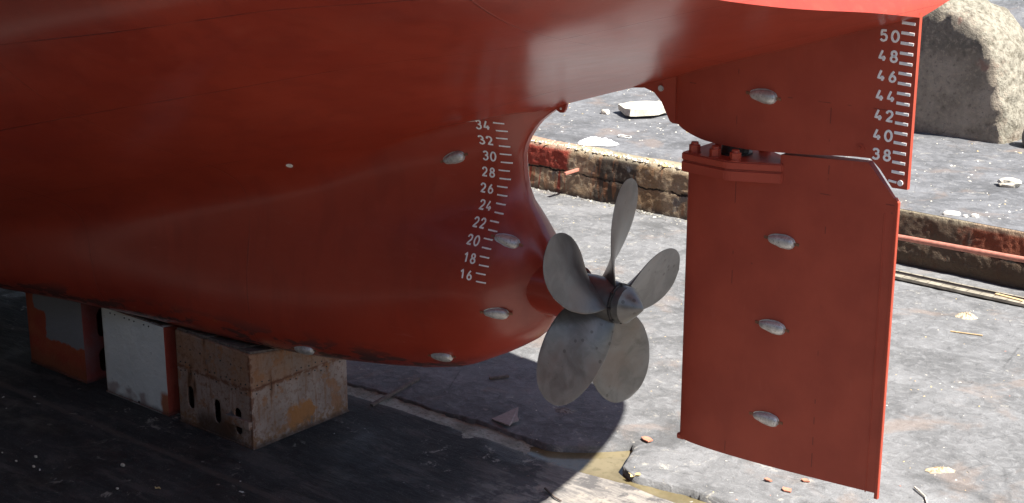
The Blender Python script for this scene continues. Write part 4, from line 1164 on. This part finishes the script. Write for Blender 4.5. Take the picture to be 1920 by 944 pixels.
for i, (x, y, s) in enumerate(((-4.95, 2.63, .15), (-4.18, 2.13, .0), (-2.94, 2.58, .09), (-2.56, 2.88, .09), (-2.59, 2.47, .13))):
    if not s: continue
    lab = ['orange tile chip nearest the shadow edge beside the gutter', '', 'orange tile chip lying under the rudder, leftmost of three', 'orange tile chip under the rudder, farthest from the gutter', 'larger orange tile chip under the rudder, nearest the gutter'][i]
    bm = bmesh.new(); vs = []; n = 6
    for k in range(n): a = 2*math.pi*k/n + rnd.random()*.6; rr = s*(.35 + .3*rnd.random()); vs.append(bm.verts.new((x + rr*math.cos(a)*1.3, y + rr*math.sin(a)*.8, -1.545)))
    f = bm.faces.new(vs); r = bmesh.ops.extrude_face_region(bm, geom=[f]); bmesh.ops.translate(bm, verts=[g for g in r['geom'] if isinstance(g, bmesh.types.BMVert)], vec=(0, 0, .018)); bmesh.ops.recalc_face_normals(bm, faces=bm.faces)
    tag(from_bm('tile_chip', bm, M['brick']), lab, 'tile chip')
# yellow leaf in the wet gutter
def leaf(x, y, z, s, label, nm='dry_leaf', mat='straw'):
    V = [(0, 0, 0)]; n = 14
    for k in range(n):
        a = 2*math.pi*k/n; r = s*(.6 + .4*noise.noise(Vector((math.cos(a)*2, math.sin(a)*2, x)))) ; V.append((r*math.cos(a)*1.4, r*math.sin(a)*.7, .5*s*abs(math.sin(a*1.5))))
    o = mesh(nm, V, [[0, 1+k, 1+(k+1) % n] for k in range(n)], M[mat]); o.location = (x, y, z); o.rotation_euler = (0, 0, .5)
    md = o.modifiers.new('t', 'SOLIDIFY'); md.thickness = .004
    return tag(o, label, 'leaf')
leaf(-4.42, 1.62, -1.60, .11, 'curled yellow leaf caught on the gutter edge in the sun')
leaf(-9.0, -2.75, -1.59, .05, 'tiny yellow leaf on the dark floor in front of the white block')
# pebbles in the near dark corner
for i, (x, y, s) in enumerate(((-11.19, -3.45, .05), (-11.10, -3.2, .07), (-10.85, -3.4, .06), (-9.41, -3.09, .055), (-9.95, -2.6, .09), (-11.59, -3.41, .035))):
    rock('pebble', x, y, -1.6, (s*.8, s*.6, s*.5), 30 + i, M['stone'], 'tiny pale pebble on the dark floor at the lower left', 'pebble', 0, .15, 'tiny pebbles on the dark floor', 2)
# rod sticking out of the ledge
rod = stick([(-14.02, 12.70, -1.0), (-14.06, 12.26, -1.02)], .03, M['pipe'], 'steel_rod', 'short pinkish stub rod sticking out of the stained step', 'rod', .06)
# pipe along the ledge
bm = bmesh.new(); p0 = Vector((-8.2, 12.25, -.985)); p1 = Vector((3.5, 12.25, -.77)); add_cyl(bm, p0, p1, .055, n=20)
pipe = tag(sharp(from_bm('pipe', bm, M['pipe'])), 'long reddish pipe running along the step right of the rudder', 'pipe')
for x in (-7.4, -2.6, 2.0):
    bm = bmesh.new(); z = -.985 + (x + 8.2) / 11.7 * .215; add_box(bm, (x, 12.46, z - .06), (.05, .45, .03), .004); add_box(bm, (x, 12.25, z), (.05, .13, .13), .01)
    child(from_bm('bracket', bm, M['rust']), pipe)
# steel guide rail on the floor at the foot of the ledge
def guide():
    g = empty('guide_rail', (-3.0, 11.75, -1.56)); tag(g, 'pale worn steel guide rail lying on the floor along the step foot', 'rail')
    for nm, y, w, h, mt in (('rail_flange', 11.70, .16, .05, 'rail'), ('rail_channel', 11.86, .15, .02, 'dark'), ('rail_edge', 11.98, .05, .045, 'rail')):
        bm = bmesh.new(); n = 60
        for k in range(n):
            xa = -8.5 + k * .25; yy = y + .03 * nz(xa, y, .7, 3); add_box(bm, (xa - g.location.x, yy - g.location.y, h/2 + .01), (.26, w, h), 0)
        o = from_bm(nm, bm, M[mt]); o.parent = g
guide()
stick([(-3.9, 11.82, -1.50), (-3.35, 11.75, -1.50)], .02, M['palewood'], 'wood_chip', 'bright wood chip on the guide rail at the right border', 'wood scrap', .07)

# scattered grit: nobody could count it
def scatter(name, n, fn, smin, smax, mats, weights, flat=.5, seed=1):
    r = random.Random(seed); V = []; Fc = []; mi = []
    base = [(-1, -.7, 0), (.8, -.9, 0), (1, .6, 0), (-.6, 1, 0), (-.6, -.4, 1), (.5, -.5, .85), (.5, .4, 1), (-.4, .5, .8)]
    fc = [(0, 1, 5, 4), (1, 2, 6, 5), (2, 3, 7, 6), (3, 0, 4, 7), (4, 5, 6, 7)]
    c = 0
    while c < n:
        p = fn(r)
        if p is None: continue
        x, y, z = p; s = smin + (smax - smin) * r.random() ** 4; a = r.random() * 6.28; ca, sa = math.cos(a), math.sin(a)
        el = 1 + (r.random() ** 3) * 1.6; o = len(V); hh = flat * (.4 + r.random())
        for (bx, by, bz) in base:
            bx *= s * el * (.8 + .4*r.random()); by *= s * (.8 + .4*r.random()); V.append((x + bx*ca - by*sa, y + bx*sa + by*ca, z - .004 + bz * s * hh))
        m_ = r.choices(range(len(mats)), weights)[0]
        for q in fc: Fc.append([o + k for k in q]); mi.append(m_)
        c += 1
    me = bpy.data.meshes.new(name); me.from_pydata(V, [], Fc); me.update()
    for m_ in mats: me.materials.append(M[m_])
    me.polygons.foreach_set('material_index', mi)
    o = bpy.data.objects.new(name, me); COL.objects.link(o); return tag(o, kind='stuff')
def f_far(r):
    x = r.uniform(-15, 1.5); y = r.uniform(1.7, 12.4)
    if r.random() < .10:
        cx, cy_, s_ = r.choice([(-3.85, 10.5, .45), (-1.35, 4.35, .35), (-4.6, 9.6, .7), (-7.5, 9.4, 1.0), (-2.6, 7.2, .5), (-9.5, 10.8, 1.0), (-1.2, 3.3, .6)])
        x = r.gauss(cx, s_); y = r.gauss(cy_, s_ * .6)
        if y > 12.4 or y < 2.9: return None
        return x, y, z_far(x, y)
    if y < far_e(x) + .05: return None
    d = 0.35 + 1.2 * nz(x, y, .55, 21) + (.5 if y > 8.5 and x < -8 else 0)
    if x > -4 and y < 4.2: d += .3
    if r.random() > d: return None
    return x, y, z_far(x, y)
tag(scatter('debris', 5500, f_far, .003, .017, ['white_stone', 'stone', 'straw', 'grey_stone', 'brick', 'palewood'], [1, 3, 2.2, 5, .5, 1.2], .4, 2), 'small pale chips and straw scattered over the sunlit dock floor', 'debris')
def f_foot(r):
    x = r.uniform(-16, -7.2); y = 12.58 - abs(r.gauss(0, .10))
    return x, y, -1.6
tag(scatter('rubble', 900, f_foot, .008, .035, ['grey_stone', 'stone', 'bed'], [5, .5, 3], .8, 3), 'line of crumbled concrete along the foot of the step', 'debris')
def f_arris(r):
    x = r.uniform(-17, -7.0); y = 12.80 + abs(r.gauss(0, .12)) ; return x, y, -.58
tag(scatter('rubble', 2200, f_arris, .01, .045, ['stone', 'white_stone', 'bed', 'straw'], [4, 1, 1.5, 1.2], .9, 4), 'crumbled bright concrete bits along the top edge of the step', 'debris')
def f_plat(r):
    x = r.uniform(-22, -2); y = r.uniform(13.2, 24)
    d = .22 + .9 * nz(x, y, .6, 31) + (1.0 if (y > 18.3 and x < -13) else 0)
    if r.random() > d: return None
    return x, y, zp(x, y)
tag(scatter('debris', 7000, f_plat, .005, .028, ['white_stone', 'stone', 'grey_stone', 'straw'], [2, 4, 4, .7], .55, 5), 'pale rubble and grit strewn over the upper slab', 'debris')
def f_near(r):
    x = r.uniform(-14, -3.5); y = r.uniform(-5.5, 1.3)
    if r.random() > .3 + .9 * nz(x, y, .8, 41): return None
    return x, y, z_near(x, y)
tag(scatter('debris', 500, f_near, .005, .025, ['grey_stone', 'white_stone', 'wood'], [6, 1, 2], .4, 6), 'sparse grit and splinters on the dark floor under the ship', 'debris')
